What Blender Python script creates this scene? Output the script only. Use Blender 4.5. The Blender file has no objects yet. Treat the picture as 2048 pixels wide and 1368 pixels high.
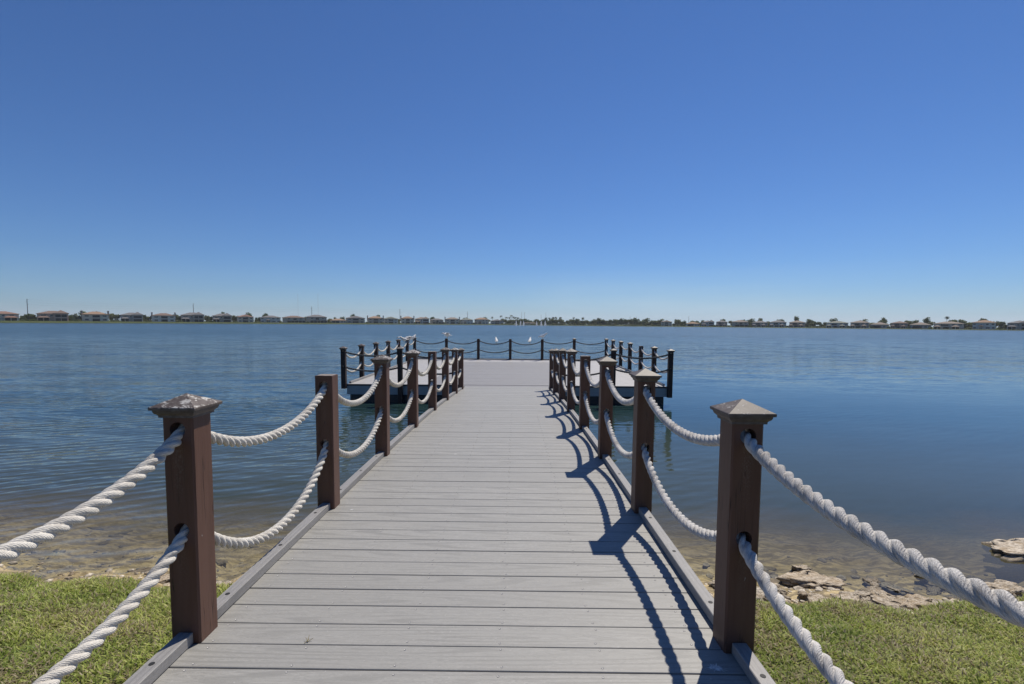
import bpy, bmesh, math, random
import numpy as np
from mathutils import Vector, Matrix

random.seed(7)
rng = np.random.default_rng(7)
S = bpy.context.scene
COL = S.collection
R = math.radians

# ------------------------------------------------------------------ camera
EYE = 2.21                       # camera height above the water (water is z = 0)
F, PITCH, ROLL, YAW, CY = 979.4, 0.0751, 0.0075, -0.0064, 720.4   # focal length in photo pixels
fwd = Vector((math.sin(YAW)*math.cos(PITCH), math.cos(YAW)*math.cos(PITCH), -math.sin(PITCH)))
rgt0 = Vector((math.cos(YAW), -math.sin(YAW), 0)); up0 = rgt0.cross(fwd)
rgt = rgt0*math.cos(ROLL) + up0*math.sin(ROLL); upv = up0*math.cos(ROLL) - rgt0*math.sin(ROLL)
cam = bpy.data.cameras.new('camera'); camo = bpy.data.objects.new('camera', cam); COL.objects.link(camo)
cam.sensor_fit = 'HORIZONTAL'; cam.sensor_width = 36; cam.lens = F/2048*36
cam.shift_y = (CY-684)/2048; cam.clip_start = 0.05; cam.clip_end = 12000
M3 = Matrix((rgt, upv, -fwd)).transposed()
camo.matrix_world = Matrix.Translation((0, 0, EYE)) @ M3.to_4x4()
S.camera = camo

# ------------------------------------------------------------------ sky, sun, exposure
SUN_AZ, SUN_EL = R(31), R(54)
W = bpy.data.worlds.new('World'); S.world = W; W.use_nodes = True
nt = W.node_tree; nt.nodes.clear()
sky = nt.nodes.new('ShaderNodeTexSky'); sky.sky_type = 'NISHITA'; sky.sun_disc = False
sky.sun_elevation = SUN_EL; sky.sun_rotation = SUN_AZ
sky.altitude = 0; sky.air_density = 1.0; sky.dust_density = 0.0; sky.ozone_density = 8.0
bg = nt.nodes.new('ShaderNodeBackground'); bg.inputs['Strength'].default_value = 0.1
wo = nt.nodes.new('ShaderNodeOutputWorld')
tint = nt.nodes.new('ShaderNodeMix'); tint.data_type = 'RGBA'; tint.blend_type = 'MULTIPLY'; tint.inputs[0].default_value = 1
tint.inputs[7].default_value = (.50, .655, .86, 1)          # clear, polarised looking blue of the photograph
nt.links.new(sky.outputs[0], tint.inputs[6]); 
tcw = nt.nodes.new('ShaderNodeTexCoord'); sxw = nt.nodes.new('ShaderNodeSeparateXYZ'); nt.links.new(tcw.outputs['Generated'], sxw.inputs[0])
mpw = nt.nodes.new('ShaderNodeMapping'); mpw.inputs['Scale'].default_value = (1.6, 1.6, 16); mpw.inputs['Rotation'].default_value = (0, R(1.2), 0); nt.links.new(tcw.outputs['Generated'], mpw.inputs[0])
nzw = nt.nodes.new('ShaderNodeTexNoise'); nzw.inputs['Scale'].default_value = 1.5; nzw.inputs['Detail'].default_value = 5; nt.links.new(mpw.outputs[0], nzw.inputs['Vector'])
def wramp(src, stops):
    q = nt.nodes.new('ShaderNodeValToRGB'); e = q.color_ramp.elements
    while len(e) < len(stops): e.new(.5)
    for el, (p_, v_) in zip(e, stops): el.position = p_; el.color = (v_, v_, v_, 1)
    nt.links.new(src, q.inputs[0]); return q.outputs[0]
low = wramp(sxw.outputs[2], [(0.0, .8), (.03, 1.0), (.06, .35), (.11, 0.0)])      # thin veil hugging the horizon
side_ = wramp(sxw.outputs[0], [(0.0, .18), (.10, .9), (.45, 1.0), (.7, .3)])
low2 = nt.nodes.new('ShaderNodeMath'); low2.operation = 'MULTIPLY'; nt.links.new(low, low2.inputs[0]); nt.links.new(side_, low2.inputs[1]); low = low2.outputs[0]
veil = nt.nodes.new('ShaderNodeMath'); veil.operation = 'MULTIPLY'; nt.links.new(low, veil.inputs[0]); nt.links.new(wramp(nzw.outputs['Fac'], [(.36, .25), (.62, .80)]), veil.inputs[1])
cl = nt.nodes.new('ShaderNodeMix'); cl.data_type = 'RGBA'; nt.links.new(veil.outputs[0], cl.inputs[0]); nt.links.new(tint.outputs[2], cl.inputs[6]); cl.inputs[7].default_value = (4.4, 6.1, 7.6, 1)
nt.links.new(cl.outputs[2], bg.inputs[0]); nt.links.new(bg.outputs[0], wo.inputs[0])
sl = bpy.data.lights.new('sun', 'SUN'); sl.energy = 5.0; sl.angle = R(0.5); sl.color = (1, .93, .82)
so = bpy.data.objects.new('sun', sl); COL.objects.link(so)
sd = Vector((math.sin(SUN_AZ)*math.cos(SUN_EL), math.cos(SUN_AZ)*math.cos(SUN_EL), math.sin(SUN_EL)))
so.rotation_euler = sd.to_track_quat('Z', 'Y').to_euler(); so.location = (0, 0, 40)
S.view_settings.view_transform = 'Standard'; S.view_settings.look = 'None'
S.view_settings.exposure = 0.0; S.view_settings.gamma = 1; S.view_settings.use_curve_mapping = False
S.cycles.max_bounces = 6; S.cycles.transparent_max_bounces = 12; S.cycles.caustics_reflective = False

# ------------------------------------------------------------------ material helpers
class Mat:
    def __init__(s, name, rough=.6, spec=.5):
        s.m = bpy.data.materials.new(name); s.m.use_nodes = True
        s.nt = s.m.node_tree; s.b = s.nt.nodes['Principled BSDF']; s.out = s.nt.nodes['Material Output']
        s.b.inputs['Roughness'].default_value = rough
        s.b.inputs['Specular IOR Level'].default_value = spec
    def n(s, t, **kw):
        nd = s.nt.nodes.new(t)
        for k, v in kw.items():
            if k in nd.inputs: nd.inputs[k].default_value = v
            else: setattr(nd, k, v)
        return nd
    def l(s, a, b): s.nt.links.new(a, b)
    def coord(s, kind='Object', scale=(1, 1, 1), rot=(0, 0, 0), rand=False):
        if kind == 'Position': o = s.n('ShaderNodeNewGeometry').outputs['Position']
        else: o = s.n('ShaderNodeTexCoord').outputs[kind]
        mp = s.n('ShaderNodeMapping'); mp.inputs['Scale'].default_value = scale; mp.inputs['Rotation'].default_value = rot
        s.l(o, mp.inputs[0])
        if rand:
            oi = s.n('ShaderNodeObjectInfo')
            mu = s.n('ShaderNodeMath', operation='MULTIPLY'); mu.inputs[1].default_value = 37.0
            s.l(oi.outputs['Random'], mu.inputs[0])
            cx = s.n('ShaderNodeCombineXYZ'); s.l(mu.outputs[0], cx.inputs[0]); s.l(mu.outputs[0], cx.inputs[1])
            s.l(cx.outputs[0], mp.inputs['Location'])
        return mp.outputs[0]
    def noise(s, co, scale=5, detail=4, rough=.55, dist=0):
        t = s.n('ShaderNodeTexNoise'); t.inputs['Scale'].default_value = scale; t.inputs['Detail'].default_value = detail
        t.inputs['Roughness'].default_value = rough; t.inputs['Distortion'].default_value = dist
        s.l(co, t.inputs['Vector']); return t.outputs['Fac']
    def ramp(s, fac, stops):
        r = s.n('ShaderNodeValToRGB'); e = r.color_ramp.elements
        while len(e) < len(stops): e.new(.5)
        for el, (p, c) in zip(e, stops):
            el.position = p; el.color = (c, c, c, 1) if isinstance(c, (int, float)) else (*c, 1)
        s.l(fac, r.inputs[0]); return r.outputs[0]
    def mix(s, fac, a, b, mode='MIX'):
        x = s.n('ShaderNodeMix', data_type='RGBA', blend_type=mode)
        for sock, v in ((x.inputs[0], fac), (x.inputs[6], a), (x.inputs[7], b)):
            if isinstance(v, (int, float)): sock.default_value = v
            elif isinstance(v, tuple): sock.default_value = (*v, 1)
            else: s.l(v, sock)
        return x.outputs[2]
    def math(s, op, a, b=0.0, clamp=False):
        x = s.n('ShaderNodeMath', operation=op); x.use_clamp = clamp
        for sock, v in ((x.inputs[0], a), (x.inputs[1], b)):
            if isinstance(v, (int, float)): sock.default_value = v
            else: s.l(v, sock)
        return x.outputs[0]
    def color(s, v):
        if isinstance(v, tuple): s.b.inputs['Base Color'].default_value = (*v, 1)
        else: s.l(v, s.b.inputs['Base Color'])
    def bump(s, h, strength=.5, dist=.01, chain=None):
        bp = s.n('ShaderNodeBump'); bp.inputs['Strength'].default_value = strength; bp.inputs['Distance'].default_value = dist
        s.l(h, bp.inputs['Height'])
        if chain is not None: s.l(chain, bp.inputs['Normal'])
        s.l(bp.outputs[0], s.b.inputs['Normal']); return bp.outputs[0]
    def rand(s): return s.n('ShaderNodeObjectInfo').outputs['Random']
    def attr(s, name):
        a = s.n('ShaderNodeAttribute'); a.attribute_name = name; return a

MAT = {}
# composite decking: grey, long grain along the board, slight shade from board to board
def deck_mat(name, base, var, along_y=False):
    turn = R(90) if along_y else 0
    m = Mat(name, .55, .45)
    co = m.coord('Object', (13, .9, 13) if along_y else (.9, 13, 13), rand=True)
    g = m.noise(co, 4.2, 5, .6, 2.2)
    fine = m.noise(m.coord('Object', (150, 3, 150) if along_y else (3, 150, 150), rand=True), 2, 3, .7)
    c = m.ramp(g, [(.30, tuple(v*.70 for v in base)), (.41, tuple(v*1.10 for v in base)), (.455, tuple(v*.74 for v in base)), (.52, tuple(v*1.12 for v in base)), (.565, tuple(v*.72 for v in base)), (.66, tuple(v*1.12 for v in base)), (.75, tuple(v*.8 for v in base))])
    c = m.mix(m.math('MULTIPLY', fine, .30), c, tuple(v*.45 for v in base))
    # cathedral grain: long drawn out rings, drifting from board to board
    mpr = m.n('ShaderNodeMapping'); mpr.inputs['Scale'].default_value = (9, .5, 9) if along_y else (.5, 9, 9); m.l(m.n('ShaderNodeTexCoord').outputs['Object'], mpr.inputs[0])
    rx = m.n('ShaderNodeCombineXYZ'); rd_ = m.rand(); m.l(m.math('MULTIPLY', m.math('SUBTRACT', rd_, .5), 1.2), rx.inputs[0])
    m.l(m.math('MULTIPLY', m.math('SUBTRACT', m.math('FRACT', m.math('MULTIPLY', rd_, 13.7)), .5), 1.0), rx.inputs[1]); m.l(m.math('MULTIPLY', rd_, 50.0), rx.inputs[2])
    m.l(rx.outputs[0], mpr.inputs['Location'])
    wr = m.n('ShaderNodeTexWave', wave_type='RINGS', rings_direction='Z'); wr.inputs['Scale'].default_value = 1.5; wr.inputs['Distortion'].default_value = 7.0
    wr.inputs['Detail'].default_value = 2.5; wr.inputs['Detail Scale'].default_value = .9; wr.inputs['Detail Roughness'].default_value = .55; m.l(mpr.outputs[0], wr.inputs['Vector'])
    band = m.ramp(m.noise(m.coord('Object', (1.1, 5, 5), rand=True), 1.6, 2), [(.40, .12), (.60, .55)])
    c = m.mix(m.math('MULTIPLY', m.ramp(wr.outputs['Fac'], [(.15, 1.0), (.45, 0.0)]), band), c, tuple(v*.55 for v in base))
    # grime patches
    gr = m.noise(m.coord('Position', (.8, .8, .8)), 1.4, 5, .6)
    c = m.mix(m.ramp(gr, [(.45, 0.0), (.75, .25)]), c, tuple(v*.78 for v in base))
    sp = m.noise(m.coord('Position', (1, 1, 1)), 60, 2, .5)
    c = m.mix(m.ramp(sp, [(.70, 0.0), (.76, .35)]), c, (.5, .49, .47))
    c = m.mix(m.math('MULTIPLY', m.rand(), var), c, tuple(v*.7 for v in base))
    m.color(c); m.bump(fine, .25, .0015)
    m.l(m.ramp(g, [(.3, .62), (.7, .48)]), m.b.inputs['Roughness'])
    return m.m
MAT['plank'] = deck_mat('grey_composite_board', (.345, .338, .318), .34)
MAT['curb'] = deck_mat('grey_composite_curb', (.31, .30, .29), .1, True)
MAT['platform_plank'] = deck_mat('platform_composite_board', (.30, .29, .285), .15)

MAT['glare_plank'] = deck_mat('glare_lightened_board', (.47, .455, .44), .15)  # wing and back boards: their bright glare is put into a lighter colour

m = Mat('screw_head', .6, .4); m.b.inputs['Metallic'].default_value = .6; m.color((.40, .39, .38)); MAT['screw'] = m.m
m = Mat('black_hole_disc', .7); m.color((.012, .012, .014)); MAT['hole_disc'] = m.m

# brown stained timber posts
m = Mat('brown_stained_post', .48, .26)
co = m.coord('Object', (6, 6, .5), rand=True)
g = m.noise(co, 5, 5, .6, .6)
c = m.ramp(g, [(.3, (.098, .050, .035)), (.5, (.116, .060, .043)), (.75, (.130, .069, .050))])
tc = m.n('ShaderNodeTexCoord').outputs['Object']; sx = m.n('ShaderNodeSeparateXYZ'); m.l(tc, sx.inputs[0])
# salt bloom streaks running down below the two rope holes
def streak(z0):
    dz = m.math('SUBTRACT', z0, sx.outputs[2])
    below = m.ramp(m.math('DIVIDE', dz, .33), [(0.0, 0.0), (.06, 1.0), (.35, .55), (1.0, 0.0)])
    ax = m.math('ABSOLUTE', sx.outputs[0])
    across = m.ramp(m.math('DIVIDE', ax, .03), [(.25, 1.0), (1.0, 0.0)])
    return m.math('MULTIPLY', below, across)
st = m.math('MAXIMUM', streak(.885), m.math('MULTIPLY', streak(.465), .5))
spk = m.ramp(m.noise(m.coord('Object', (90, 90, 50), rand=True), 2.2, 4, .75), [(.47, 0.0), (.66, 1.0)])
c = m.mix(m.math('MULTIPLY', m.math('MULTIPLY', st, spk), .45), c, (.30, .28, .24))
sp2 = m.ramp(m.noise(m.coord('Object', (1, 1, .5), rand=True), 55, 2, .5), [(.745, 0.0), (.77, .6)])
c = m.mix(sp2, c, (.38, .36, .34))
# drying checks: thin dark vertical cracks
cr = m.noise(m.coord('Object', (13, 13, .35), rand=True), 3.2, 2, .5, .15)
crk = m.ramp(m.math('ABSOLUTE', m.math('SUBTRACT', cr, .5)), [(.0, 1.0), (.012, .0)])
msk = m.ramp(m.noise(m.coord('Object', (3, 3, 1.2), rand=True), 2.0, 2), [(.48, 0.0), (.56, 1.0)])
crk = m.math('MULTIPLY', crk, msk)
c = m.mix(m.math('MULTIPLY', crk, .8), c, (.012, .008, .007))
m.color(c)
n1 = m.bump(m.math('SUBTRACT', m.math('MULTIPLY', g, .3), crk), .5, .003)
MAT['post'] = m.m
m = Mat('shade_toned_post', .6, .25)  # platform posts: their shaded look is put into a darker brown
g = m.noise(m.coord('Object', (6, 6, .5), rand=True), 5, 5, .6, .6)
m.color(m.ramp(g, [(.3, (.030, .020, .018)), (.7, (.055, .036, .030))])); m.bump(g, .3, .002); MAT['shaded_post'] = m.m

m = Mat('post_cap_metal', .55, .3)
c = m.ramp(m.noise(m.coord('Object', (9, 9, 9), rand=True), 4, 5, .6), [(.3, (.075, .058, .050)), (.7, (.135, .112, .100))])
# droppings and salt: patchy pale wash strongest on top
dr = m.noise(m.coord('Object', (14, 14, 30), rand=True), 2.1, 6, .68, 1.4)
amount = m.math('ADD', m.math('MULTIPLY', m.rand(), .16), -.06)
drm = m.ramp(m.math('ADD', dr, amount), [(.575, 0.0), (.64, .85)])
gz = m.n('ShaderNodeNewGeometry'); sz = m.n('ShaderNodeSeparateXYZ'); m.l(gz.outputs['Normal'], sz.inputs[0])
c = m.mix(m.math('MULTIPLY', drm, m.ramp(sz.outputs[2], [(.2, .08), (.7, 1.0)])), c, (.58, .56, .52))
m.color(c); m.b.inputs['Metallic'].default_value = 0
m.bump(drm, .3, .002); MAT['cap'] = m.m
m = Mat('weathered_end_grain', .8, .3)
m.color(m.ramp(m.noise(m.coord('Object', (20, 20, 20), rand=True), 3, 5, .7), [(.35, (.10, .07, .06)), (.65, (.34, .31, .28))])); MAT['endgrain'] = m.m

def rope_mat(name, lo, hi):
    m = Mat(name, .85, .2)
    uv = m.n('ShaderNodeTexCoord').outputs['UV']
    mp = m.n('ShaderNodeMapping'); m.l(uv, mp.inputs[0]); mp.inputs['Scale'].default_value = (1, 1, 1); mp.inputs['Rotation'].default_value = (0, 0, R(24))
    wv = m.n('ShaderNodeTexWave', wave_type='BANDS', bands_direction='X'); wv.inputs['Scale'].default_value = 1.9
    wv.inputs['Distortion'].default_value = 5.0; wv.inputs['Detail'].default_value = 3; wv.inputs['Detail Scale'].default_value = 1.6; wv.inputs['Detail Roughness'].default_value = .7
    m.l(mp.outputs[0], wv.inputs['Vector'])
    mp2 = m.n('ShaderNodeMapping'); m.l(uv, mp2.inputs[0]); mp2.inputs['Scale'].default_value = (7, 1.0, 1); mp2.inputs['Rotation'].default_value = (0, 0, R(24))
    fz = m.noise(mp2.outputs[0], 2.4, 5, .75)
    big = m.noise(m.coord('Position', (1, 1, 1)), 9, 4, .6)
    c = m.ramp(m.math('ADD', m.math('MULTIPLY', fz, .6), m.math('MULTIPLY', big, .4)), [(.38, lo), (.56, hi)])
    c = m.mix(m.math('MULTIPLY', m.math('SUBTRACT', 1.0, wv.outputs['Fac']), .16), c, tuple(v*.5 for v in lo))
    m.color(c)
    h = m.math('ADD', m.math('MULTIPLY', wv.outputs['Fac'], .35), m.math('MULTIPLY', fz, 1.1))
    m.bump(h, .85, .0045); return m.m
MAT['rope'] = rope_mat('white_twisted_rope', (.50, .46, .40), (.80, .765, .70))
MAT['rope_shaded'] = rope_mat('shade_toned_rope', (.07, .068, .068), (.16, .155, .15))  # dark tone stands in for the shaded side of backlit ropes
MAT['rope_grey'] = rope_mat('weathered_grey_rope', (.33, .31, .29), (.76, .735, .70))

m = Mat('fascia_grey', .6, .4)
m.color(m.ramp(m.noise(m.coord('Object', (.4, .4, 6)), 5, 4), [(.3, (.26, .29, .30)), (.7, (.33, .36, .37))])); MAT['fascia'] = m.m
m = Mat('nosing_dark', .5, .4); m.color((.055, .055, .06)); MAT['nosing'] = m.m
m = Mat('float_black', .5, .5)
m.color(m.ramp(m.noise(m.coord('Object', (2, 2, 8)), 4, 4), [(.35, (.016, .018, .022)), (.7, (.035, .038, .035))])); MAT['float'] = m.m

# ------------------------------------------------------------------ object helpers
def tag(o, label=None, cat=None, group=None, kind=None):
    if label: o['label'] = label
    if cat: o['category'] = cat
    if group: o['group'] = group
    if kind: o['kind'] = kind
    return o
def link(name, me, mat=None, parent=None, loc=None, rot=None, smooth=False):
    o = bpy.data.objects.new(name, me); COL.objects.link(o)
    if mat is not None:
        if me.materials: me.materials[0] = mat
        else: me.materials.append(mat)
    if parent is not None: o.parent = parent
    if loc is not None: o.location = loc
    if rot is not None: o.rotation_euler = rot
    return o
def empty(name, loc=(0, 0, 0), rz=0, parent=None):
    o = bpy.data.objects.new(name, None); COL.objects.link(o); o.location = loc; o.rotation_euler = (0, 0, rz)
    if parent: o.parent = parent
    return o
def mesh(name, v, f, smooth=False):
    me = bpy.data.meshes.new(name); me.from_pydata([tuple(map(float, p)) for p in v], [], [tuple(map(int, q)) for q in f]); me.validate(); me.update()
    if smooth: me.polygons.foreach_set('use_smooth', [True]*len(me.polygons))
    return me
def np_mesh(name, V, Q, smooth=False):
    me = bpy.data.meshes.new(name); V = np.asarray(V, np.float32); Q = np.asarray(Q, np.int32); k = Q.shape[1]
    me.vertices.add(len(V)); me.vertices.foreach_set('co', V.ravel())
    me.loops.add(Q.size); me.loops.foreach_set('vertex_index', Q.ravel())
    me.polygons.add(len(Q)); me.polygons.foreach_set('loop_start', np.arange(0, Q.size, k, dtype=np.int32))
    me.polygons.foreach_set('loop_total', np.full(len(Q), k, np.int32))
    if smooth: me.polygons.foreach_set('use_smooth', np.ones(len(Q), bool))
    me.update(); return me
class MB:
    def __init__(s): s.v = []; s.f = []
    def add(s, v, f):
        b = len(s.v); s.v += [tuple(p) for p in v]; s.f += [tuple(i+b for i in q) for q in f]; return s
    def box(s, x0, x1, y0, y1, z0, z1):
        return s.add([(x0, y0, z0), (x1, y0, z0), (x1, y1, z0), (x0, y1, z0), (x0, y0, z1), (x1, y0, z1), (x1, y1, z1), (x0, y1, z1)],
                     [(0, 3, 2, 1), (4, 5, 6, 7), (0, 1, 5, 4), (1, 2, 6, 5), (2, 3, 7, 6), (3, 0, 4, 7)])
    def cyl(s, p, q, r0, r1, n=8):
        p = Vector(p); q = Vector(q); d = (q-p).normalized(); a = d.orthogonal().normalized(); b = d.cross(a)
        v = []; 
        for c, r in ((p, r0), (q, r1)):
            for i in range(n):
                t = 2*math.pi*i/n; v.append(c + a*(r*math.cos(t)) + b*(r*math.sin(t)))
        f = [(i, (i+1) % n, n+(i+1) % n, n+i) for i in range(n)] + [tuple(range(n))[::-1], tuple(range(n, 2*n))]
        return s.add(v, f)
    def hip(s, x0, x1, y0, y1, z, h, th=.18):
        """hip roof slab with a fascia of thickness th"""
        w, d = x1-x0, y1-y0; k = min(w, d)/2
        if w >= d: r0, r1 = (x0+k, (y0+y1)/2), (x1-k, (y0+y1)/2)
        else: r0, r1 = ((x0+x1)/2, y0+k), ((x0+x1)/2, y1-k)
        v = [(x0, y0, z), (x1, y0, z), (x1, y1, z), (x0, y1, z), (x0, y0, z+th), (x1, y0, z+th), (x1, y1, z+th), (x0, y1, z+th), (*r0, z+h), (*r1, z+h)]
        f = [(0, 3, 2, 1), (0, 1, 5, 4), (1, 2, 6, 5), (2, 3, 7, 6), (3, 0, 4, 7)]
        if w >= d: f += [(4, 5, 9, 8), (5, 6, 9), (6, 7, 8, 9), (7, 4, 8)]
        else: f += [(4, 5, 8), (5, 6, 9, 8), (6, 7, 9), (7, 4, 8, 9)]
        return s.add(v, f)
    def me(s, name, smooth=False): return mesh(name, s.v, s.f, smooth)

# ------------------------------------------------------------------ lake outline and ground
SHORE = [(-353.2, 334.1), (-281, 435.6), (-173.3, 513.3), (-19.6, 624.3), (94, 546.1), (252.5, 437.2), (339.3, 329.7)]
SHORE_X = [(-470, 60), (-420, 230)] + SHORE + [(400, 240), (450, 60)]

def shore_y(x): return 4.0 - .045*np.clip(x, -8, 8) + .16*np.sin(x*.9+.6) + .10*np.sin(x*2.3+1.2) + .05*np.sin(x*5.1)
def vnoise(x, y, s, seed):
    """smooth value noise for numpy arrays"""
    g = np.random.default_rng(seed).random((64, 64)); X = x*s; Y = y*s
    xi = np.floor(X).astype(int); yi = np.floor(Y).astype(int); fx = X-xi; fy = Y-yi
    fx = fx*fx*(3-2*fx); fy = fy*fy*(3-2*fy)
    a = g[xi % 64, yi % 64]; b = g[(xi+1) % 64, yi % 64]; c = g[xi % 64, (yi+1) % 64]; d = g[(xi+1) % 64, (yi+1) % 64]
    return (a*(1-fx)+b*fx)*(1-fy) + (c*(1-fx)+d*fx)*fy
def bank_edge(x): return 3.53 - .036*np.clip(x, -8, 8) + .10*np.sin(x*1.3+2) + .05*np.sin(x*3.7) + .05*np.sin(x*8.3+1)
def ground_z(x, y):
    x = np.asarray(x, float); y = np.asarray(y, float)
    e = bank_edge(np.clip(x, -30, 30)); sh = shore_y(np.clip(x, -60, 60))
    lawn = np.interp(y-e, [-400, -6, -1.3, -.25, 0], [1.2, .72, .54, .33, .24])
    slope = np.interp((y-sh), [-.75, -.5, -.2, 0, .5, 1.1, 2.2, 4.5, 10, 25], [.22, .10, .045, 0, -.075, -.17, -.40, -.95, -2.2, -3.2])
    t = np.clip((y-e)/.28+.5, 0, 1); t = t*t*(3-2*t)
    z = lawn*(1-t) + slope*t
    near = np.exp(-((np.abs(y-4.2)/3.0)**4))
    z += near*t*(.06*(vnoise(x+90, y+90, 2.3, 1)-.5) + .05*(vnoise(x+90, y+90, 6.1, 2)-.5) + .03*(vnoise(x+90, y+90, 15, 3)-.5))
    z += (1-t)*.03*(vnoise(x+90, y+90, 1.7, 4)-.5)*np.exp(-(y/9.)**4)
    return z
def stretched(lo, hi, step, far, growth=1.35):
    a = list(np.arange(lo, hi+step/2, step)); d = step
    while a[-1] < far[1]: d *= growth; a.append(a[-1]+d)
    d = step
    while a[0] > far[0]: d *= growth; a.insert(0, a[0]-d)
    return np.array(a)
gx = stretched(-7, 7, .055, (-3000, 3000)); gy = stretched(1.2, 8, .055, (-3000, 560))
X, Y = np.meshgrid(gx, gy); Z = ground_z(X, Y)
nx, ny = len(gx), len(gy)
idx = np.arange(nx*ny).reshape(ny, nx)
Q = np.stack([idx[:-1, :-1], idx[:-1, 1:], idx[1:, 1:], idx[1:, :-1]], -1).reshape(-1, 4)
me = np_mesh('ground', np.stack([X, Y, Z], -1).reshape(-1, 3), Q, True)
tl = np.clip((Y - bank_edge(np.clip(X, -30, 30)) + .06*(vnoise(X+90, Y+90, 9, 8)-.5)*2)/.10+.5, 0, 1)
a = me.attributes.new('soil', 'FLOAT', 'POINT'); a.data.foreach_set('value', tl.astype(np.float32).ravel())
m = Mat('shore_ground', .9, .3)
pos = m.coord('Position')
n1 = m.noise(pos, 3.1, 6, .65); n2 = m.noise(pos, 17, 5, .7); n3 = m.noise(m.coord('Position', (1, 2.2, 1)), 5.5, 4, .6, .8)
lawn = m.ramp(n2, [(.3, (.07, .08, .025)), (.6, (.13, .125, .055)), (.8, (.26, .22, .13))])
sand = m.ramp(n2, [(.3, (.38, .29, .14)), (.5, (.54, .43, .24)), (.75, (.66, .54, .34))])
sand = m.mix(m.ramp(n3, [(.44, 0.0), (.58, .9)]), sand, (.17, .135, .085))
sand = m.mix(m.ramp(n1, [(.50, 0.0), (.62, .7)]), sand, (.27, .21, .085))
spz = m.n('ShaderNodeSeparateXYZ'); m.l(m.n('ShaderNodeNewGeometry').outputs['Position'], spz.inputs[0])
silt = m.ramp(m.noise(pos, 1.2, 4), [(.35, (.045, .060, .045)), (.65, (.075, .085, .055))])
bed = m.mix(m.ramp(m.math('MULTIPLY', spz.outputs[2], -1.0), [(.30, 0.0), (1.1, 1.0)]), sand, silt)
wetm = m.ramp(m.math('ADD', spz.outputs[2], m.math('MULTIPLY', n1, .06)), [(.045, 1.0), (.085, 0.0)])
bed = m.mix(m.math('MULTIPLY', wetm, .25), bed, (.13, .10, .06))
m.color(m.mix(m.attr('soil').outputs['Fac'], lawn, bed))
m.bump(m.math('ADD', n2, n3), .7, .03)
ground = tag(link('ground', me, m.m), 'grassy bank and sandy lake bed at the near shore', kind='structure')

# far shore: a grassy bank that rises out of the lake and runs to the horizon
def offset_path(pts, d):
    out = []
    for i, p in enumerate(pts):
        a = Vector(pts[max(i-1, 0)]); b = Vector(pts[min(i+1, len(pts)-1)]); t = (b-a).normalized(); nrm = Vector((-t.y, t.x))
        out.append((p[0]+nrm.x*d, p[1]+nrm.y*d))
    return out
def dense(pts, step):
    out = []
    for a, b in zip(pts[:-1], pts[1:]):
        n = max(1, int(math.dist(a, b)/step))
        out += [(a[0]+(b[0]-a[0])*i/n, a[1]+(b[1]-a[1])*i/n) for i in range(n)]
    return out+[pts[-1]]
SP = dense(SHORE_X, 14)
# soften the corners of the shoreline and let it wander a little
SP = [tuple(np.mean([SP[min(max(i+k, 0), len(SP)-1)] for k in range(-3, 4)], 0)) for i in range(len(SP))]
prof = [(-8, -1.6), (-1, -.15), (.4, .12), (3, .38), (8, .58), (14, .62), (80, .7), (700, 1.0), (4000, 1.2)]
V = []; 
for d, z in prof:
    pth = offset_path(SP, d) if d < 100 else [(x*(1+d/600.), y*(1+d/600.)) for x, y in SP]
    V += [(x, y, z if z < .2 else z/.6*float(np.interp(p0[0], [-360, -170, 0, 340], [1.45, 1.15, .85, .42]))) for (x, y), p0 in zip(pth, SP)]
n = len(SP); Fq = []
for j in range(len(prof)-1):
    for i in range(n-1): Fq.append((j*n+i, j*n+i+1, (j+1)*n+i+1, (j+1)*n+i))
m = Mat('far_bank_grass', .95, .1)
m.color(m.ramp(m.noise(m.coord('Position'), .35, 4), [(.3, (.045, .062, .020)), (.6, (.075, .09, .032)), (.8, (.11, .11, .05))]))
far = tag(link('far_shore', mesh('far_shore', V, Fq, True), m.m), 'grassy bank along the far side of the lake', kind='structure')

# ------------------------------------------------------------------ water
wx = stretched(-7.5, 7.5, .16, (-900, 900)); wy = stretched(3.2, 12, .16, (-.5, 900))
wy = wy[wy > 3.0]
X, Y = np.meshgrid(wx, wy)
nx, ny = len(wx), len(wy); idx = np.arange(nx*ny).reshape(ny, nx)
Q = np.stack([idx[:-1, :-1], idx[:-1, 1:], idx[1:, 1:], idx[1:, :-1]], -1).reshape(-1, 4)
me = np_mesh('water', np.stack([X, Y, np.zeros_like(X)], -1).reshape(-1, 3), Q, True)
dep = np.clip(-ground_z(X, Y), 0, 4)
a = me.attributes.new('depth', 'FLOAT', 'POINT'); a.data.foreach_set('value', dep.astype(np.float32).ravel())
WAVE = (.44, .26, .30)
m = Mat('lake_water'); m.nt.nodes.remove(m.b)
# wind patches: calmer slicks against ruffled water
patch = m.noise(m.coord('Position', (.012, .03, .03)), 1.0, 3, .5, .4)
spx = m.n('ShaderNodeSeparateXYZ'); m.l(m.n('ShaderNodeNewGeometry').outputs['Position'], spx.inputs[0])
# lee of the shore on the right side is calmer
lee = m.n('ShaderNodeMapRange'); lee.inputs['From Min'].default_value = -1.0; lee.inputs['From Max'].default_value = 4.0
m.l(spx.outputs[0], lee.inputs['Value'])
nearf = m.n('ShaderNodeMapRange'); nearf.inputs['From Min'].default_value = 34.0; nearf.inputs['From Max'].default_value = 15.0
m.l(m.math('ADD', spx.outputs[1], m.math('MULTIPLY', m.math('SUBTRACT', patch, .5), 14.0)), nearf.inputs['Value'])
calm = m.math('MULTIPLY', lee.outputs[0], nearf.outputs[0])
amp = m.math('SUBTRACT', 1.0, m.math('MULTIPLY', calm, .93))
ampf = m.math('MULTIPLY', amp, m.ramp(patch, [(.35, .75), (.65, 1.1)]))
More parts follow.
